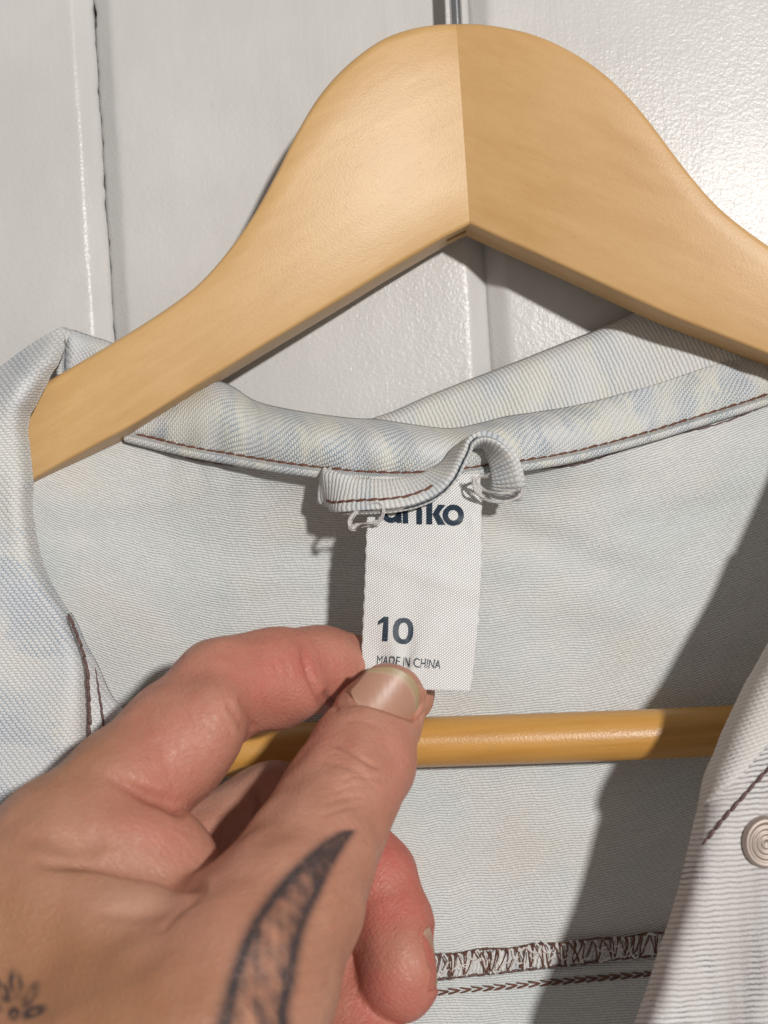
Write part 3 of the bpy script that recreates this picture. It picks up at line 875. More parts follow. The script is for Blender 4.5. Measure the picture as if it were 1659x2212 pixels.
# overlock thread loops
N = 40; pts = []
x = 720.
while x < 1540:
    st = rng.uniform(13, 24); lean = rng.uniform(-14, 16)
    y0 = 2064 - (x - 935) * .098; y1 = 2112 - (x - 935) * .110
    pts += [(x, y0 + rng.uniform(-3, 4)), (x + st * .3 + lean * .3, y0 + 12), (x + st * .45 + lean, y1 - 12), (x + st * .55 + lean, y1 + rng.uniform(-3, 3)), (x + st * .75 + lean * .6, y1 - 14), (x + st * .9, y0 + 10)]
    x += st
pp = spline(pts, 1500)
tube("overlock_thread", P(pp[:, 0], pp[:, 1], panelD(pp[:, 0], pp[:, 1]) - 2.35), .15, M['thread'], jacket, ns=5)
pts2 = [(a + rng.uniform(3, 9), b + rng.uniform(-3, 3)) for a, b in pts]
pp = spline(pts2, 1500)
tube("overlock_thread", P(pp[:, 0], pp[:, 1], panelD(pp[:, 0], pp[:, 1]) - 2.15), .24, M['fuzz'], jacket, ns=5)
for k in range(40):                                             # pale tufts of cut yarn caught under the thread
    x0 = rng.uniform(900, 1450); y0 = 2090 - (x0 - 935) * .104 + rng.uniform(-18, 18)
    q = spline([(x0, y0), (x0 + rng.uniform(4, 10), y0 + rng.uniform(-12, 12)), (x0 + rng.uniform(10, 22), y0 + rng.uniform(-14, 14)), (x0 + rng.uniform(20, 34), y0 + rng.uniform(-8, 8))], 14)
    tube("cut_yarn", P(q[:, 0], q[:, 1], panelD(q[:, 0], q[:, 1]) - 2.2), .34 * np.sin(np.linspace(.4, 2.8, 14)), M['fuzz'], ov, ns=6)
xs = np.linspace(720, 1560, 300)
for dy, r in ((0, .33),):
    yl = 2116 - (xs - 935) * .110
    stitch_row("stitching", P(xs, yl, panelD(xs, yl) - 1.7), 2.2, r, M['thread_dark'], jacket)
yl = 2063 - (xs - 935) * .098 + 2 * np.sin(xs / 19)
stitch_row("stitching", P(xs, yl, panelD(xs, yl) - 1.8), 2.0, .22, M['thread'], jacket)
ych = 2143 - (xs - 950) * .088
for k in (-1, 1):
    stitch_row("stitching", P(xs, ych + k * 3.2, panelD(xs, ych) - 1.1), 2.5, .24, M['thread'], jacket, twist=1.2 * k)

# hanging loop: folded denim ribbon
LP = [  # px, py, D, half-width vector (dx,dy in px, dD in mm), half-thickness mm
    (700, 1048, 261, (18, 30, -3)), (722, 1062, 257.5, (28, 40, -3)), (755, 1071, 254.5, (16, 40, -3)), (800, 1072, 253, (2, 38, -3)), (850, 1070, 252.5, (-2, 37, -3.2)),
    (895, 1062, 252.8, (2, 33, -3.4)), (930, 1048, 253.4, (8, 28, -3.6)), (957, 1029, 254, (12, 20, -3.9)), (978, 1004, 254.6, (13, 10, -4.1)), (995, 978, 255, (13, 3, -4.2)), (1014, 958, 255.2, (8, -6, -4.2)),
    (1042, 950, 255.2, (4, -10, -4.0)), (1066, 962, 255, (16, -10, -3.8)), (1082, 984, 255, (26, -7, -3.2)), (1092, 1010, 255, (31, -3, -2.6)), (1097, 1038, 255.5, (35, 0, -2.0)), (1097, 1060, 257.5, (36, 2, -1.5)), (1093, 1068, 260.5, (34, 3, -1))]
c3 = np.array([[a, b, d] for a, b, d, w_ in LP], float); wv_ = np.array([w_ for *_, w_ in LP], float)
S6 = spline(np.hstack([c3, wv_ * 3]), 140)
cen = P(S6[:, 0], S6[:, 1], S6[:, 2])
ed_ = P(S6[:, 0] + S6[:, 3] / 3, S6[:, 1] + S6[:, 4] / 3, S6[:, 2] + S6[:, 5] / 3) - cen
hw = np.linalg.norm(ed_, axis=1); Wd = ed_ / hw[:, None]
Tn = np.gradient(cen, axis=0); Tn /= np.linalg.norm(Tn, axis=1)[:, None]
Wd = Wd - Tn * np.sum(Wd * Tn, 1)[:, None]; Wd /= np.linalg.norm(Wd, axis=1)[:, None]
Nn = np.cross(Tn, Wd)
flip = np.sign(-Nn[60, 1]); Nn = Nn * (flip if flip != 0 else 1)
prof = []
ht = 1.35
for a in np.linspace(0, 2 * np.pi, 28, endpoint=False):
    cx_, sx_ = math.cos(a), math.sin(a)
    e = .5
    u = abs(cx_) ** e * np.sign(cx_); v = abs(sx_) ** .7 * np.sign(sx_)
    dent = 1 - .16 * math.exp(-(sx_ / .22) ** 2)              # fold line along both edges
    prof.append((u * dent, v))
hwc = np.clip(hw, 3.2, 4.3)
V = []
for (u, v) in prof:
    V.append(cen + Wd * (u * hwc)[:, None] + Nn * (v * ht))
V = np.stack(V, 1)
n_, k_ = V.shape[:2]
fs = []
for i in range(n_ - 1):
    for k in range(k_):
        k2 = (k + 1) % k_
        fs.append((i * k_ + k, (i + 1) * k_ + k, (i + 1) * k_ + k2, i * k_ + k2))
fs += [tuple(range(k_)), tuple(range((n_ - 1) * k_, n_ * k_))[::-1]]
arc = np.concatenate([[0], np.cumsum(np.linalg.norm(np.diff(cen, axis=0), axis=1))])
per = np.concatenate([[0], np.cumsum(np.linalg.norm(np.diff(V[40], axis=0), axis=1))])
uvp = np.stack([np.repeat(arc, k_), np.tile(per, n_)], 1)
loop = mesh_obj("hanging_loop", V.reshape(-1, 3), fs, M['denim_loop'], jacket, uv=uvp)
loop["label"] = "small folded denim hanging loop stitched above the label"
sgn = 1.0
p1 = cen[8:62] + Wd[8:62] * (hwc[8:62] * .45)[:, None] + Nn[8:62] * (ht * .86)
stitch_row("stitching", p1, 2.2, .30, M['thread'], jacket, lift=.1)
p2 = cen[104:136] + Wd[104:136] * (hwc[104:136] * .12)[:, None] + Nn[104:136] * (ht * .95)
stitch_row("stitching", p2, 2.0, .27, M['thread'], jacket, lift=.1)


p3 = cen[46:100] - Wd[46:100] * 0 + Wd[46:100] * (hwc[46:100] * .93)[:, None] + Nn[46:100] * (ht * -.05)
stitch_row("fold_line", p3, 1.6, .17, M['ink'], loop)  # added dark line drawing the fold between layers, not a sewn thread


def cr1(x, y): return (658.3 + .2976 * x, 905.1 + .2976 * y)


def fray(pts, D, r, strands=16):
    q0 = np.array([cr1(*p) for p in pts]); q0 = spline(q0, 60)
    Vs, Fs, off = [], [], 0
    t = np.linspace(0, 1, 60)
    for k in range(strands):
        amp = rng.uniform(.5, 4.5) if k else 0
        f1, f2, a1, a2 = rng.uniform(3, 9), rng.uniform(3, 9), rng.uniform(0, 6.3), rng.uniform(0, 6.3)
        env = .35 + 1.1 * np.abs(2 * t - 1)
        qx = q0[:, 0] + amp * env * np.sin(t * f1 + a1); qy = q0[:, 1] + amp * env * np.sin(t * f2 + a2)
        d = D + .8 * np.sin(t * 7) + amp * .09 * np.sin(t * 8 + a1)
        V, fs, ns_, n_ = tube_arrays(P(qx, qy, d), (r * .55 if k == 0 else r * .28) * (1 + .25 * np.sin(t * 30)), 5)
        Vs.append(V); Fs += [tuple(x + off for x in f) for f in fs]; off += len(V)
    return mesh_obj("frayed_thread", np.vstack(Vs), Fs, M['fuzz'], loop)


fray([(360, 790), (335, 790), (330, 735), (380, 665), (450, 620), (530, 608), (572, 650), (560, 720), (510, 750), (430, 770)], 250.3, .26)
fray([(350, 800), (380, 770), (470, 755), (540, 760)], 250.0, .2)
fray([(1225, 430), (1240, 490), (1290, 560), (1370, 600), (1470, 598), (1560, 560), (1590, 500)], 251.3, .27)
fray([(1330, 410), (1270, 420), (1225, 450), (1240, 520), (1300, 575)], 251.0, .24)
fray([(1250, 470), (1310, 520), (1400, 540), (1510, 530)], 252.0, .2)

# ------------------------------------------------------------------ size label
lxl = interp_fn([(1020, 799), (1060, 797), (1135, 792.5), (1280, 787), (1420, 781), (1440, 780), (1490, 777)])
lxr = interp_fn([(1020, 1036), (1060, 1039), (1100, 1040.5), (1200, 1041), (1300, 1037), (1400, 1028), (1490, 1017)])


def lab(u, v):
    y = 1030 + (1489 - 1030) * v
    xl, xr = lxl(y), lxr(y)
    x = xl + (xr - xl) * u
    y2 = y + (u - .5) * 10 * v - 9 * (1 - v) * u
    D = 258.5 - 6 * np.clip(v / .25, 0, 1) * (1 - .3 * v) - 6.0 * v ** 1.1
    D = D + 2.2 * np.clip(u - .62, 0, 1) ** 1.6 * (1 + 2.0 * v) - 1.0 * np.sin(u * np.pi) * (.3 + v * .4)
    D = D + .45 * np.sin(u * 5 + v * 6) * (1 - v) + .55 * np.exp(-((u - .8) / .14) ** 2 - ((v - .23) / .03) ** 2) - .5 * np.exp(-((v - .36 - .2 * u) / .05) ** 2)
    D = D + .35 * np.exp(-((v - .55 + .35 * u) / .035) ** 2) + .4 * np.exp(-((v - .75 + .15 * u) / .05) ** 2) * u - .5 * np.exp(-((u - .93 - .1 * (v - .25)) / .05) ** 2 - ((v - .23) / .06) ** 2) + .3 * np.sin(v * 23 + u * 7) * u ** 2
    rr_ = np.hypot(u - .38, (v - 1.0) * 1.8); an_ = np.arctan2(u - .38, 1.02 - v)
    D = D + .95 * np.sin(an_ * 6 + 1) * np.exp(-rr_ / .5) * np.clip(rr_ / .2, 0, 1) + .9 * np.clip(v - .8, 0, 1) * 5 * (u - .5) ** 2
    return P(x, y2, D)


def lab_from_px(px, py, lift=.20):
    px = np.asarray(px, float); py = np.asarray(py, float)
    v = (py - 1030) / 459.
    for _ in range(4):
        y = 1030 + 459 * v
        u = (px - lxl(y)) / (lxr(y) - lxl(y))
        v = (py - (u - .5) * 10 * v + 9 * (1 - v) * u - 1030) / 459.
    p = lab(u, v); e = 1e-3
    n = np.cross(lab(u + e, v) - p, lab(u, v + e) - p); n /= np.linalg.norm(n, axis=-1, keepdims=True)
    n = n * np.where(n[..., 1:2] > 0, -1, 1)
    return p + n * lift


U, Vv = np.meshgrid(np.linspace(0, 1, 60), np.linspace(0, 1, 110))
wob = .004 * np.sin(Vv * 95) * ((U < .001) * -1 + (U > .999) * 1)
G = lab(U + wob, Vv)
uvm = np.stack([U * 25, Vv * 45], -1)
label = cloth("size_label", G, M['satin'], jacket, .22, uv=uvm)
label["label"] = "white satin size label printed 10, pinched between thumb and finger"


def text_mesh(body, bold=0.0):
    cu = bpy.data.curves.new("print", 'FONT'); cu.body = body; cu.size = 1.0; cu.offset = bold; cu.resolution_u = 8
    ob = bpy.data.objects.new("print", cu); COL.objects.link(ob)
    dg = bpy.context.evaluated_depsgraph_get(); dg.update()
    me = bpy.data.meshes.new_from_object(ob.evaluated_get(dg))
    V = np.array([v.co[:] for v in me.vertices]); fs = [tuple(p.vertices) for p in me.polygons]
    bpy.data.objects.remove(ob); bpy.data.curves.remove(cu); bpy.data.meshes.remove(me)
    return V, fs


def print_text(body, x0, x1, ytop, ybot, bold=0.0, tilt=0.0, skew=0.0, name="printed_text", jit=0.0):
    V, fs = text_mesh(body, bold)
    mn, mx = V.min(0), V.max(0)
    a = (V[:, 0] - mn[0]) / (mx[0] - mn[0]); b = (V[:, 1] - mn[1]) / (mx[1] - mn[1])
    px = x0 + (x1 - x0) * a + skew * b; py = ybot + (ytop - ybot) * b + tilt * a
    if jit: py = py + jit * np.sin(a * 40); px = px + jit * np.sin(a * 60 + b * 4)
    W = lab_from_px(px, py)
    return mesh_obj(name, W, fs, M['ink'], label, smooth=False)


def poly_print(px, py, fs, name="printed_text"):
    return mesh_obj(name, lab_from_px(px, py), fs, M['ink'], label, smooth=False)


def ring_print(cx, cy, ro, ri, a0=0, a1=2 * np.pi, n=48, sx=1.0):
    a = np.linspace(a0, a1, n)
    rr = np.linspace(ri, ro, 5)
    px = np.concatenate([cx + r * np.cos(a) * sx for r in rr]); py = np.concatenate([cy + r * np.sin(a) for r in rr])
    return poly_print(px, py, grid_faces(5, n), "printed_letter")


def bar_print(pts):
    p = np.array(pts, float)
    # refine quad
    a, b = np.meshgrid(np.linspace(0, 1, 5), np.linspace(0, 1, 9))
    q = (p[0] * (1 - a[..., None]) + p[1] * a[..., None]) * (1 - b[..., None]) + (p[3] * (1 - a[..., None]) + p[2] * a[..., None]) * b[..., None]
    return poly_print(q[..., 0].ravel(), q[..., 1].ravel(), grid_faces(9, 5), "printed_letter")


# brand word, its upper part hidden by the loop: a n k o
ring_print(979, 1114, 23, 11.0)
bar_print([(921, 1070), (934, 1070), (934, 1134), (921, 1134)])
bar_print([(934, 1112), (947, 1091), (962, 1092), (941, 1121)])
bar_print([(934, 1111), (946, 1107), (962, 1135), (946, 1135)])
ring_print(891, 1107, 21, 9.5, np.pi, 2 * np.pi, 24)
bar_print([(870, 1107), (882, 1107), (882, 1132), (870, 1132)]); bar_print([(899.5, 1107), (912, 1107), (912, 1134), (899.5, 1134)])
ring_print(846, 1109, 22, 10)
bar_print([(857, 1088), (868, 1088), (868, 1131), (857, 1131)])
bar_print([(829, 1332), (839.5, 1332.5), (838, 1385.5), (825.5, 1385)])
bar_print([(817, 1342), (829.2, 1332.2), (829.0, 1343.5), (816.5, 1350.5)])
a = np.linspace(0, 2 * np.pi, 60)
ca_, sa_ = np.sign(np.cos(a)) * np.abs(np.cos(a)) ** .86, np.sign(np.sin(a)) * np.abs(np.sin(a)) ** .86
rows_ = [(10.5 + 12 * t, 18.0 + 10.5 * t) for t in np.linspace(0, 1, 5)]
pxs = np.concatenate([871 + rx * ca_ - 1.1 * sa_ for rx, ry in rows_]); pys = np.concatenate([1363 + ry * sa_ + .8 * ca_ for rx, ry in rows_])
poly_print(pxs, pys, grid_faces(5, 60))
print_text("MADE IN CHINA", 813.5, 951, 1415, 1435, .0, tilt=10.5, skew=2, jit=.55)

# ------------------------------------------------------------------ hand
def rcone(p, a, b, r1, r2):
    ba = b - a; l2 = float(ba @ ba); rr = r1 - r2; a2 = l2 - rr * rr; il2 = 1.0 / l2
    pa = p - a
    y = pa @ ba; z = y - l2
    x2 = ((pa * np.float32(l2) - y[:, None] * ba) ** 2).sum(1)
    y2 = y * y * l2; z2 = z * z * l2
    k = np.sign(rr) * rr * rr * x2
    d = (np.sqrt(x2 * a2 * il2) + y * rr) * il2 - r1
    c1 = np.sign(z) * a2 * z2 > k
    c2 = np.sign(y) * a2 * y2 < k
    d = np.where(c2, np.sqrt(x2 + y2) * il2 - r1, d)
    d = np.where(c1, np.sqrt(x2 + z2) * il2 - r2, d)
    return d.astype(np.float32)


def smin(a, b, k):
    h = np.clip(.5 + .5 * (b - a) / k, 0, 1)
    return b * (1 - h) + a * h - k * h * (1 - h)


def chain(p, pts, k=1.2):
    """pts: (px,py,D,r)"""
    d = None
    for (a, b) in zip(pts[:-1], pts[1:]):
        e = rcone(p, P(*a[:3]).astype(np.float32), P(*b[:3]).astype(np.float32), a[3], b[3])
        d = e if d is None else smin(d, e, k)
    return d


def ell(p, c, ax, rad):
    """ellipsoid: centre (px,py,D), ax 3x3 rows unit axes, radii"""
    q = (p - P(*c).astype(np.float32)) @ np.asarray(ax, np.float32).T / np.asarray(rad, np.float32)
    k0 = np.sqrt((q * q).sum(1)) + 1e-6
    k1 = np.sqrt(((q / np.asarray(rad, np.float32)) ** 2).sum(1)) + 1e-6
    return k0 * (k0 - 1) / k1


def camdir(dx, dy, dD):
    """direction given right, up (image) and depth -> world"""
    v = np.array([dx * CR + dy * SR, dD, -dx * SR + dy * CR]); return v / np.linalg.norm(v)


THUMB = [(842, 1510, 239.6, 6.9), (812, 1562, 238.4, 8.3), (779, 1640, 231.5, 10.1), (745, 1705, 225.5, 10.0), (712, 1765, 221, 10.4), (668, 1852, 213, 11.2), (612, 1960, 205, 12.6), (520, 2100, 198, 15.5), (430, 2270, 192, 18)]
INDEX = [(130, 1835, 214, 11.2), (262, 1715, 222, 10.6), (375, 1600, 230, 9.9), (478, 1490, 238, 9.2), (590, 1464, 244, 8.9), (692, 1446, 252, 8.0), (765, 1462, 257.3, 7.7), (866, 1500, 258.5, 6.9)]
MIDDLE = [(250, 1960, 232, 10.8), (430, 1850, 242, 10.2), (590, 1752, 248, 9.6), (700, 1775, 248, 9.0), (810, 1900, 243, 8.2), (846, 2000, 238, 7.7), (861, 2112, 233, 7.6)]
RING = [(300, 2120, 236, 10), (560, 1980, 245, 9), (700, 2060, 243, 8.4), (770, 2200, 236, 7.8), (810, 2290, 230, 7.2)]
PALM = [[(130, 1835, 214, 11.2), (40, 1990, 208, 15), (-60, 2250, 200, 19), (-130, 2500, 192, 21)],
        [(250, 1960, 228, 12), (130, 2150, 216, 18), (0, 2450, 200, 22)],
        [(430, 2270, 192, 18), (300, 2330, 192, 20), (80, 2480, 190, 24), (-150, 2720, 180, 25), (-420, 3050, 160, 27)],
        [(300, 2120, 232, 12), (200, 2300, 218, 18), (60, 2480, 200, 22)]]


def hand_sdf(p):
    palm = None
    for c in PALM:
        e = chain(p, c, 3); palm = e if palm is None else smin(palm, e, 7)
    # flesh of the first web: pad beside the finger root, fold, thumb muscle
    A = np.stack([camdir(.92, -.38, .25), camdir(.38, .92, .1), camdir(-.25, 0, 1)])
    padA = ell(p, (290, 1818, 215.5), A, (16, 8.6, 11))
    padB = ell(p, (275, 1955, 212.0), np.stack([camdir(.97, -.10, .3), camdir(.10, .97, 0), camdir(-.3, 0, 1)]), (17, 9.5, 12.5))
    web = chain(p, [(110, 1960, 209, 14), (250, 2040, 208, 13), (390, 2085, 209, 12.5), (500, 2100, 206, 12)], 5)
    mus = ell(p, (330, 2160, 201), np.stack([camdir(.8, -.6, 0), camdir(.6, .8, 0), camdir(0, 0, 1)]), (26, 17, 13))
    palm = smin(palm, mus, 8); palm = smin(palm, web, 6)
    palm = smin(palm, padB, 4.5); palm = smin(palm, padA, 2.2)
    th = chain(p, THUMB, 2.0)
    ix = chain(p, INDEX, 3.5); md = chain(p, MIDDLE, 2.0); rg = chain(p, RING, 2.0)
    # flesh between the joints of the index and a fuller thumb pad
    ix = smin(ix, ell(p, (395, 1620, 227), np.stack([camdir(.67, .74, .2), camdir(-.74, .67, 0), camdir(0, 0, 1)]), (14, 8.0, 8.0)), 4)
    ix = smin(ix, ell(p, (607, 1492, 243.5), np.stack([camdir(1, .12, .2), camdir(-.12, 1, 0), camdir(0, 0, 1)]), (8.5, 7.0, 7.5)), 2.0)
    ix = smin(ix, ell(p, (770, 1478, 257.5), np.stack([camdir(1, -.2, .2), camdir(.2, 1, 0), camdir(0, 0, 1)]), (8, 6.6, 7)), 2.0)
    md = smin(md, ell(p, (868, 2090, 232.5), np.stack([camdir(.12, -1, 0), camdir(1, .12, 0), camdir(0, 0, 1)]), (9.5, 6.6, 7)), 2.0)
    d = smin(palm, th, 4.2)
    q, r_, D_ = unP(p)
    kix = np.clip(5.0 - (q - 120) / 45.0, .25, 5.0)
    d = smin(d, ix, kix)
    kmd = np.clip(4.0 - (q - 230) / 40.0, .25, 4.0)
    d = smin(d, md, kmd)
    d = smin(d, rg, np.clip(4.0 - (q - 280) / 40.0, .25, 4.0))
    return d


def surface_nets(f, org, h):
    s = f < 0
    cnt = np.zeros(tuple(n - 1 for n in f.shape), np.int8)
    for dx in (0, 1):
        for dy in (0, 1):
            for dz in (0, 1):
                cnt += s[dx:f.shape[0] - 1 + dx, dy:f.shape[1] - 1 + dy, dz:f.shape[2] - 1 + dz]
    act = (cnt > 0) & (cnt < 8)
    I = np.argwhere(act)
    idx = np.full(cnt.shape, -1, np.int32); idx[act] = np.arange(len(I))
    acc = np.zeros((len(I), 3)); num = np.zeros(len(I))
    cor = [(a, b, c) for a in (0, 1) for b in (0, 1) for c in (0, 1)]
    vals = {c: f[I[:, 0] + c[0], I[:, 1] + c[1], I[:, 2] + c[2]].astype(np.float64) for c in cor}
    for c in cor:
        for ax in range(3):
            if c[ax]: continue
            e = list(c); e[ax] = 1; e = tuple(e)
            fa, fb = vals[c], vals[e]; mk = (fa < 0) != (fb < 0)
            t = np.where(mk, fa / np.where(mk, fa - fb, 1), 0)
            pos = np.array(c, float)[None] + 0 * acc; pos[:, ax] += t
            acc[mk] += pos[mk]; num += mk
    V = (acc / num[:, None] + I) * h + org
    fs = []
    n0, n1, n2 = f.shape
    for ax in range(3):
        sl0 = [slice(1, n - 1) for n in f.shape]; sl1 = list(sl0)
        sl0[ax] = slice(0, f.shape[ax] - 1); sl1[ax] = slice(1, f.shape[ax])
        A, B = s[tuple(sl0)], s[tuple(sl1)]
        E = np.argwhere(A != B)
        inside = A[E[:, 0], E[:, 1], E[:, 2]]
        E = E + np.array([0 if k == ax else 1 for k in range(3)])
        u, v = [(1, 2), (2, 0), (0, 1)][ax]
        def cell(du, dv):
            C = E.copy(); C[:, u] -= du; C[:, v] -= dv
            return idx[C[:, 0], C[:, 1], C[:, 2]]
        q = np.stack([cell(1, 1), cell(0, 1), cell(0, 0), cell(1, 0)], 1)
        q[~inside] = q[~inside][:, ::-1]
        fs.append(q)
    return V, np.vstack(fs)


def vnormals(V, Fq):
    n = np.cross(V[Fq[:, 2]] - V[Fq[:, 0]], V[Fq[:, 3]] - V[Fq[:, 1]])
    N = np.stack([sum(np.bincount(Fq[:, k], n[:, c], len(V)) for k in range(4)) for c in range(3)], 1)
    return N / (np.linalg.norm(N, axis=1, keepdims=True) + 1e-12)


def laplace(V, Fq, it, lam=.5, X=None):
    E = np.vstack([Fq[:, [0, 1]], Fq[:, [1, 2]], Fq[:, [2, 3]], Fq[:, [3, 0]]])
    deg = np.bincount(E[:, 0], minlength=len(V)) + np.bincount(E[:, 1], minlength=len(V)) + 1e-9
    for _ in range(it):
        S = np.stack([np.bincount(E[:, 0], V[E[:, 1], c], len(V)) + np.bincount(E[:, 1], V[E[:, 0], c], len(V)) for c in range(V.shape[1])], 1)
        V = V + lam * (S / deg[:, None] - V)
    return V


def polydist(px, py, pts):
    """distance in pixels to a polyline, and position 0..1 along it"""
    pts = np.asarray(pts, float)
    lo_, hi_ = pts.min(0) - 60, pts.max(0) + 60
    sel = np.nonzero((px > lo_[0]) & (px < hi_[0]) & (py > lo_[1]) & (py < hi_[1]))[0]
    if len(sel) < len(px):
        b_, t_ = polydist0(px[sel], py[sel], pts)
        best = np.full(px.shape, 1e4); pos = np.zeros(px.shape); best[sel] = b_; pos[sel] = t_
        return best, pos
    return polydist0(px, py, pts)


def polydist0(px, py, pts):
    best = np.full(px.shape, 1e9); pos = np.zeros(px.shape)
    L = np.linalg.norm(np.diff(pts, axis=0), axis=1); tot = L.sum(); s0 = 0
    for i in range(len(pts) - 1):
        a, b = pts[i], pts[i + 1]; d = b - a
        t = np.clip(((px - a[0]) * d[0] + (py - a[1]) * d[1]) / (d @ d), 0, 1)
        e = np.hypot(px - a[0] - t * d[0], py - a[1] - t * d[1])
        mk = e < best
        best = np.where(mk, e, best); pos = np.where(mk, (s0 + t * L[i]) / tot, pos); s0 += L[i]
    return best, pos


h0 = 2.6
lo = np.array([-150., 148., CAMZ - 205.]); hi = np.array([18., 268., CAMZ - 14.])
nn = np.ceil((hi - lo) / h0).astype(int) + 1
gx, gy, gz = np.meshgrid(*[np.arange(n) * h0 for n in nn], indexing='ij')
pc = (np.stack([gx, gy, gz], -1).reshape(-1, 3) + lo).astype(np.float32)
fc = hand_sdf(pc).reshape(nn)
sub = 4; h1 = h0 / sub
def upsample(f, ax):
    a = np.take(f, range(f.shape[ax] - 1), ax); b = np.take(f, range(1, f.shape[ax]), ax)
    st = np.stack([a + (b - a) * (k / sub) for k in range(sub)], ax + 1)
    sh = list(f.shape); sh[ax] = (f.shape[ax] - 1) * sub
    return st.reshape(sh)
ff = fc
for ax in range(3): ff = upsample(ff, ax)
ff = np.ascontiguousarray(ff.astype(np.float32))
near = np.argwhere(np.abs(ff) < 3.4)
CH = 400000
for i in range(0, len(near), CH):
    nb = near[i:i + CH]
    ff[nb[:, 0], nb[:, 1], nb[:, 2]] = hand_sdf((nb * h1 + lo).astype(np.float32))
# close the arm where it leaves the grid
HV, HF = surface_nets(ff, lo, h1)
HV = laplace(HV, HF, 5, .5)

def quad_split(V, Fq):
    E = np.vstack([Fq[:, [0, 1]], Fq[:, [1, 2]], Fq[:, [2, 3]], Fq[:, [3, 0]]]); E.sort(axis=1)
    key = E[:, 0].astype(np.int64) * len(V) + E[:, 1]
    u, inv = np.unique(key, return_inverse=True)
    mid = .5 * (V[u // len(V)] + V[u % len(V)])
    n, m_ = len(V), len(Fq)
    e = inv.reshape(4, m_) + n
    c = np.arange(m_) + n + len(mid)
    W = np.vstack([V, mid, V[Fq].mean(1)])
    Q = np.vstack([np.stack([Fq[:, k], e[k], c, e[k - 1]], 1) for k in range(4)])
    return W, Q


HV, HF = quad_split(HV, HF)
HV = laplace(HV, HF, 3, .5)

# --- nail frames
def nail_frame(c, axis, normal):
    a = np.asarray(axis, float); a /= np.linalg.norm(a)
    n = np.asarray(normal, float); n = n - a * (n @ a); n /= np.linalg.norm(n)
    return np.asarray(c, float), a, n, np.cross(a, n)


NAILS = [  # centre, axis (towards the free edge), outward normal, half width, length, arc radius
    (nail_frame(P(836, 1523, 231.1), camdir(.63, .74, .20), camdir(.33, .08, -1)), 6.5, 10.2, 8.0),
    (nail_frame(P(934, 2046, 233.6), camdir(.16, -1, -.40), camdir(1, .14, -.30)), 4.6, 9.0, 6.8),
]
HN = vnormals(HV, HF)
nail_mask = np.zeros(len(HV))
for (c, a, n, s_), hwid, ln, R in NAILS:
    q = HV - c
    la = q @ a; lw = q @ s_; lh = q @ n
    surf = np.sqrt(np.clip(R * R - lw ** 2, .1, None)) - R - .02 * la ** 2 * .5        # nail plate height
    small = hwid < 5
    nearn = (np.abs(lh - surf) < 2.6) * (.7 if small else 1.0) * (HN @ n > -.1)
    prox = -ln / 2 + 1.6 * (lw / hwid) ** 2 * 0 + 1.0                                    # root end
    # footprint: rounded at the root
    rr = np.sqrt((lw / hwid) ** 2 + np.where(la < prox + 3, ((la - prox - 3) / 3.6) ** 2, 0))
    w_ = np.clip((1.0 - rr) / .12, 0, 1) * nearn * (la < ln / 2 + 3)
    target = surf - .34
    HV = HV + n * ((target - lh) * w_)[:, None]
    # skin fold round the plate
    rim = np.exp(-((rr - 1.10) / .10) ** 2) * nearn * (la < ln / 2 - 1.0) * np.clip((ln / 2 - la) / 3, 0, 1)
    HV = HV + n * ((np.clip(surf + .30 - lh, -2, 2)) * .85 * rim)[:, None]
    nail_mask = np.maximum(nail_mask, w_)

# --- creases and swellings, worked into the surface, creases also shaded in the colour
HN = vnormals(HV, HF)
px, py, pD = unP(HV)
view = HV - np.array([0, 0, CAMZ]); view /= np.linalg.norm(view, axis=1, keepdims=True)
facing = np.clip(-(HN * view).sum(1) * 3, 0, 1)
crease_shade = np.zeros(len(HV)); disp = np.zeros(len(HV))


def stroke(pts, width, depth, dmin=0, dmax=999, col=1.0, taper=.18):
    global crease_shade, disp
    d, t = polydist(px, py, pts)
    tp = np.clip(np.minimum(t / taper, (1 - t) / .15), 0, 1) ** .8
    g = np.exp(-(d / width) ** 2) * tp * facing * ((pD > dmin) & (pD < dmax))
    disp -= depth * g
    if col: crease_shade = np.maximum(crease_shade, col * np.exp(-(d / (width * .75)) ** 2) * tp * facing * ((pD > dmin) & (pD < dmax)))


# finger root / pad A, pad A / pad B, pad B / muscle
stroke([(205, 1662), (240, 1680), (298, 1709), (357, 1733), (405, 1764)], 15, 1.6, 195, 236, .75, taper=.6)
stroke([(60, 1858), (119, 1864), (196, 1861), (268, 1870), (333, 1885), (387, 1903), (450, 1915)], 15, 2.5, 185, 236, .85, taper=.55)
stroke([(190, 1966), (240, 1976), (298, 1977), (369, 1962), (417, 1936), (450, 1916)], 16, .45, 185, 232, .22)
stroke([(340, 2020), (385, 1968), (430, 1935)], 9, .35, 185, 232, .2)
stroke([(40, 1800), (110, 1815), (170, 1835), (230, 1835)], 26, .9, 185, 240, .25)

# index: inside of the middle joint and of the end joint
stroke([(490, 1515), (512, 1545), (530, 1585)], 9, .45, 215, 255, .35)
stroke([(515, 1500), (538, 1540), (550, 1580)], 7, .35, 215, 255, .25)
for k_ in range(5):
    stroke([(300 + k_ * 34, 1560 - k_ * 30), (330 + k_ * 36, 1590 - k_ * 26), (352 + k_ * 38, 1630 - k_ * 22)], 4.5, .14, 205, 250, .06)
for k_ in range(4):
    stroke([(560 + k_ * 26, 1395 - k_ * 4), (566 + k_ * 26, 1430), (575 + k_ * 27, 1470)], 4.5, .12, 215, 262, .06)
stroke([(655, 1375), (658, 1420), (668, 1465), (690, 1510), (700, 1540)], 8, .7, 225, 266, .35)
stroke([(700, 1490), (712, 1515), (730, 1535)], 7, .8, 225, 262, .45)
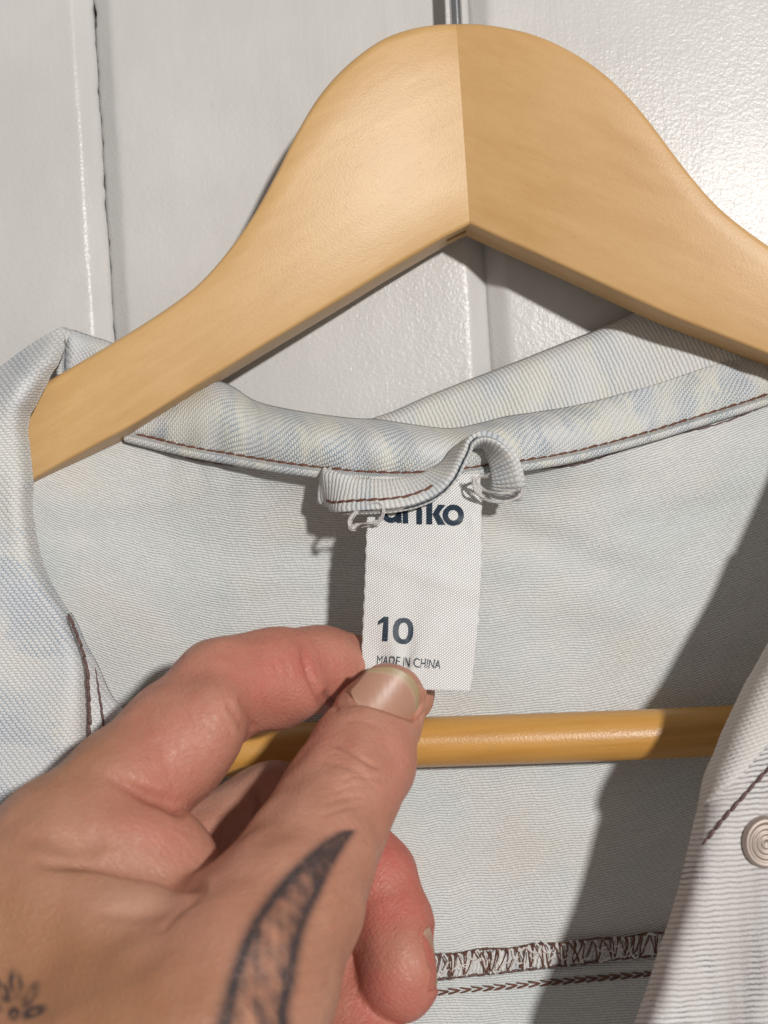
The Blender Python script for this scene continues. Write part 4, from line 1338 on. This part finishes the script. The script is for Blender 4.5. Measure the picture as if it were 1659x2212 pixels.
# thumb: lines over the joint, wrinkles below it
stroke([(700, 1602), (735, 1612), (765, 1632), (795, 1652), (830, 1662)], 5, .45, 200, 245, .55)
stroke([(690, 1640), (740, 1655), (790, 1680), (850, 1690)], 7, .25, 200, 245, .15)
stroke([(735, 1560), (775, 1556), (820, 1570)], 6, .18, 200, 245, .1)
for k_ in range(7):
    x0 = 716 + k_ * 9; y0 = 1606 + k_ * 11
    stroke([(x0 - 8, y0 + 20 - k_), (x0 + 24, y0 + 22), (x0 + 52, y0 + 40)], 2.6, .16, 200, 245, .10)
for k_ in range(12):
    x0 = 330 + (k_ % 4) * 42 + (k_ // 4) * 12; y0 = 1600 - (k_ % 4) * 36 + (k_ // 4) * 34
    stroke([(x0, y0), (x0 + 16, y0 + 20), (x0 + 26, y0 + 46)], 2.6, .12, 200, 250, .06)
for k_ in range(10):
    x0 = 240 + k_ * 14; y0 = 1790 + (k_ % 3) * 14
    stroke([(x0, y0), (x0 + 34, y0 + 8), (x0 + 66, y0 + 22)], 2.8, .10, 195, 240, .05)
for k_ in range(9):
    x0 = 600 + k_ * 11; y0 = 1380 + (k_ % 2) * 26
    stroke([(x0, y0), (x0 + 3, y0 + 30), (x0 + 9, y0 + 58)], 2.5, .10, 225, 266, .05)
for (a, b) in (((720, 1712), (800, 1700)), ((700, 1735), (790, 1722)), ((690, 1762), (800, 1738)), ((735, 1690), (795, 1680))):
    stroke([a, ((a[0] + b[0]) / 2, (a[1] + b[1]) / 2 - 6), b], 4, .22, 200, 245, .10)
for k_ in range(9):
    y0 = 1880 + k_ * 36
    stroke([(690 - k_ * 8, y0 + 12), (745 - k_ * 6, y0), (800 - k_ * 12, y0 - 14)], 4.5, .22, 180, 235, .08)
# middle finger: crease seen between index and thumb
stroke([(548, 1700), (556, 1740), (548, 1785), (520, 1830)], 9, .9, 225, 270, .5)
# swellings
def swell(x, y, rx, ry, ang, amp, dmin=0, dmax=999):
    global disp
    ca, sa = math.cos(ang), math.sin(ang)
    u = ((px - x) * ca + (py - y) * sa) / rx; v = (-(px - x) * sa + (py - y) * ca) / ry
    disp += amp * np.exp(-u * u - v * v) * facing * ((pD > dmin) & (pD < dmax))
swell(775, 1645, 60, 45, -1.0, .5, 200, 245)
swell(300, 1800, 110, 55, .3, .6, 190, 236)
swell(310, 1930, 110, 30, .05, .5, 190, 236)
r2 = np.random.default_rng(3)
lump = sum(.06 * np.sin(HV @ (r2.normal(0, 1, 3) * .28) + r2.uniform(0, 6)) for _ in range(10))
HV = HV + HN * (disp + lump * (1 - nail_mask))[:, None]
HV = laplace(HV, HF, 2, .4)

# --- skin colour: flushed fingers, tanned back deepened with painted shade, paler folds, tattoo
px, py, pD = unP(HV)
def blob(x, y, rx, ry, ang=0, dmin=0, dmax=999):
    ca, sa = math.cos(ang), math.sin(ang)
    u = ((px - x) * ca + (py - y) * sa) / rx; v = (-(px - x) * sa + (py - y) * ca) / ry
    return np.exp(-(u * u + v * v)) * ((pD > dmin) & (pD < dmax))
def member(ch, soft=2.5):
    return np.clip((soft - chain(HV.astype(np.float32), ch, 2.0)) / soft, 0, 1)
wI, wM, wT = member(INDEX, 6.0), np.maximum(member(MIDDLE), member(RING)), member(THUMB)
wI = wI * (1 - .9 * wT * (py > 1560)); wM = wM * (1 - wT) * np.clip((px - 420) / 120, 0, 1)
red = wI * (.85 * blob(650, 1450, 190, 130) + .70 * blob(410, 1600, 175, 140, -.8)) + .45 * blob(340, 1800, 130, 80, .3, 0, 240)
red = red + wM * np.clip((px - 640) / 150, .10, .95) + wT * (.32 * blob(705, 1590, 75, 70) + .26 * blob(880, 1700, 70, 190) + .15)
tan_shade = .95 * blob(20, 2000, 300, 200, 0, 0, 240) + .7 * blob(150, 1640, 170, 100, -.7) + .85 * blob(270, 2180, 330, 140) + .5 * wT * blob(650, 2000, 200, 260)
pale = .6 * blob(300, 1950, 110, 45, .1, 0, 240) + .25 * blob(250, 1850, 90, 45, .2, 0, 240) + .75 * wM * blob(500, 1760, 110, 140) + .2 * wT * blob(720, 2150, 90, 120)
TL = [(758, 1793), (703, 1826), (664, 1859), (624, 1899), (591, 1939), (561, 1982), (538, 2028), (522, 2071), (508, 2117), (498, 2157), (485, 2212), (478, 2260)]
TR = [(758, 1793), (733, 1830), (713, 1863), (694, 1902), (677, 1939), (660, 1972), (646, 2008), (637, 2048), (629, 2087), (624, 2124), (614, 2160), (608, 2190), (614, 2230), (616, 2260)]
dl, tl = polydist(px, py, TL); dr, tr = polydist(px, py, TR)
front = (pD < 226)
ylim = np.clip((py - 1788) / 8, 0, 1)
xl_ = np.interp(py, [p_[1] for p_ in TL], [p_[0] for p_ in TL]); xr_ = np.interp(py, [p_[1] for p_ in TR], [p_[0] for p_ in TR])
inside = (px > xl_) & (px < xr_) & (py > 1793)
wl = 12 + 10 * tl; wr = 11.5 + 8 * tr
line = np.maximum(np.exp(-(dl / wl) ** 2), np.exp(-(dr / wr) ** 2))
nz3 = sum(np.sin(HV @ (r2.normal(0, 1, 3) * 1.5) + r2.uniform(0, 6)) for _ in range(8)) / 4
shade = inside * np.clip(1.0 * np.exp(-dl / (15 + 30 * tl ** 2)) + 1.0 * np.exp(-dr / (20 + 26 * tr)) + .85 * np.exp(-((py - 1793) / 95.) ** 2) + .30 * nz3 - .05, 0, .90)
ink = np.maximum(line * .95, shade) * front * ylim
def petal(x, y, rx, ry, ang, w_, amp):
    ca, sa = math.cos(ang), math.sin(ang)
    u = ((px - x) * ca + (py - y) * sa) / rx; v = (-(px - x) * sa + (py - y) * ca) / ry
    r = np.sqrt(u * u + v * v)
    return amp * np.exp(-((r - .82) / w_) ** 2) + .35 * amp * (r < .8)
flower = 0
for a_ in ((34, 2126, 13, 26, -.15), (66, 2150, 12, 25, .55), (4, 2140, 12, 24, -.6), (72, 2186, 11, 24, 1.2), (-22, 2170, 12, 22, -1.1), (30, 2190, 11, 13, 0)):
    flower = np.maximum(flower, petal(*a_, .50, .85))
ink = np.maximum(ink, flower * front * np.clip(.75 + .5 * nz3, .3, 1))
attrs = dict(red=np.clip(red, 0, .95), tan_shade=np.clip(tan_shade, 0, 1), pale=np.clip(pale, 0, 1), ink=np.clip(ink, 0, 1), crease=np.clip(crease_shade, 0, 1))

person = empty("person", P(829, 1900, 220))
tag(person, "left hand with a curved dark leaf tattoo on the thumb, pinching the white label", "person")
hand = mesh_obj("hand", HV, HF, M['skin'], person, attrs=attrs)

for (c, a, n, s_), hwid, ln, R in NAILS:
    uu, vv = np.meshgrid(np.linspace(-1, 1, 33), np.linspace(0, 1, 41))
    lw = uu * hwid * .99
    la = -ln / 2 + .7 + vv * (ln + 1.2) - 4.2 * np.abs(uu) ** 2.4 * np.clip((vv - .45) / .55, 0, 1) ** 1.3 + 2.2 * np.abs(uu) ** 2.4 * np.clip(1 - vv / .5, 0, 1)
    surf = np.sqrt(np.clip(R * R - lw ** 2, .1, None)) - R - .01 * la ** 2 + .05
    Vn = c + a * la[..., None] + s_ * lw[..., None] + n * surf[..., None]
    edge_ = vv + .10 * np.abs(uu) ** 2
    tipv = np.clip((edge_ - .86) / .05, 0, 1) * .8; lun = np.clip((.20 - (vv - .0) - .2 * uu ** 2) / .08, 0, 1) * .8
    lun = np.maximum(lun, .7 * np.clip((edge_ - .82) / .04, 0, 1))
    o = mesh_obj("fingernail", Vn.reshape(-1, 3), grid_faces(41, 33), M['nail'], hand, attrs=dict(tip=tipv.ravel(), lunula=lun.ravel()))
    md = o.modifiers.new("thickness", 'SOLIDIFY'); md.thickness = .0005; md.offset = -1
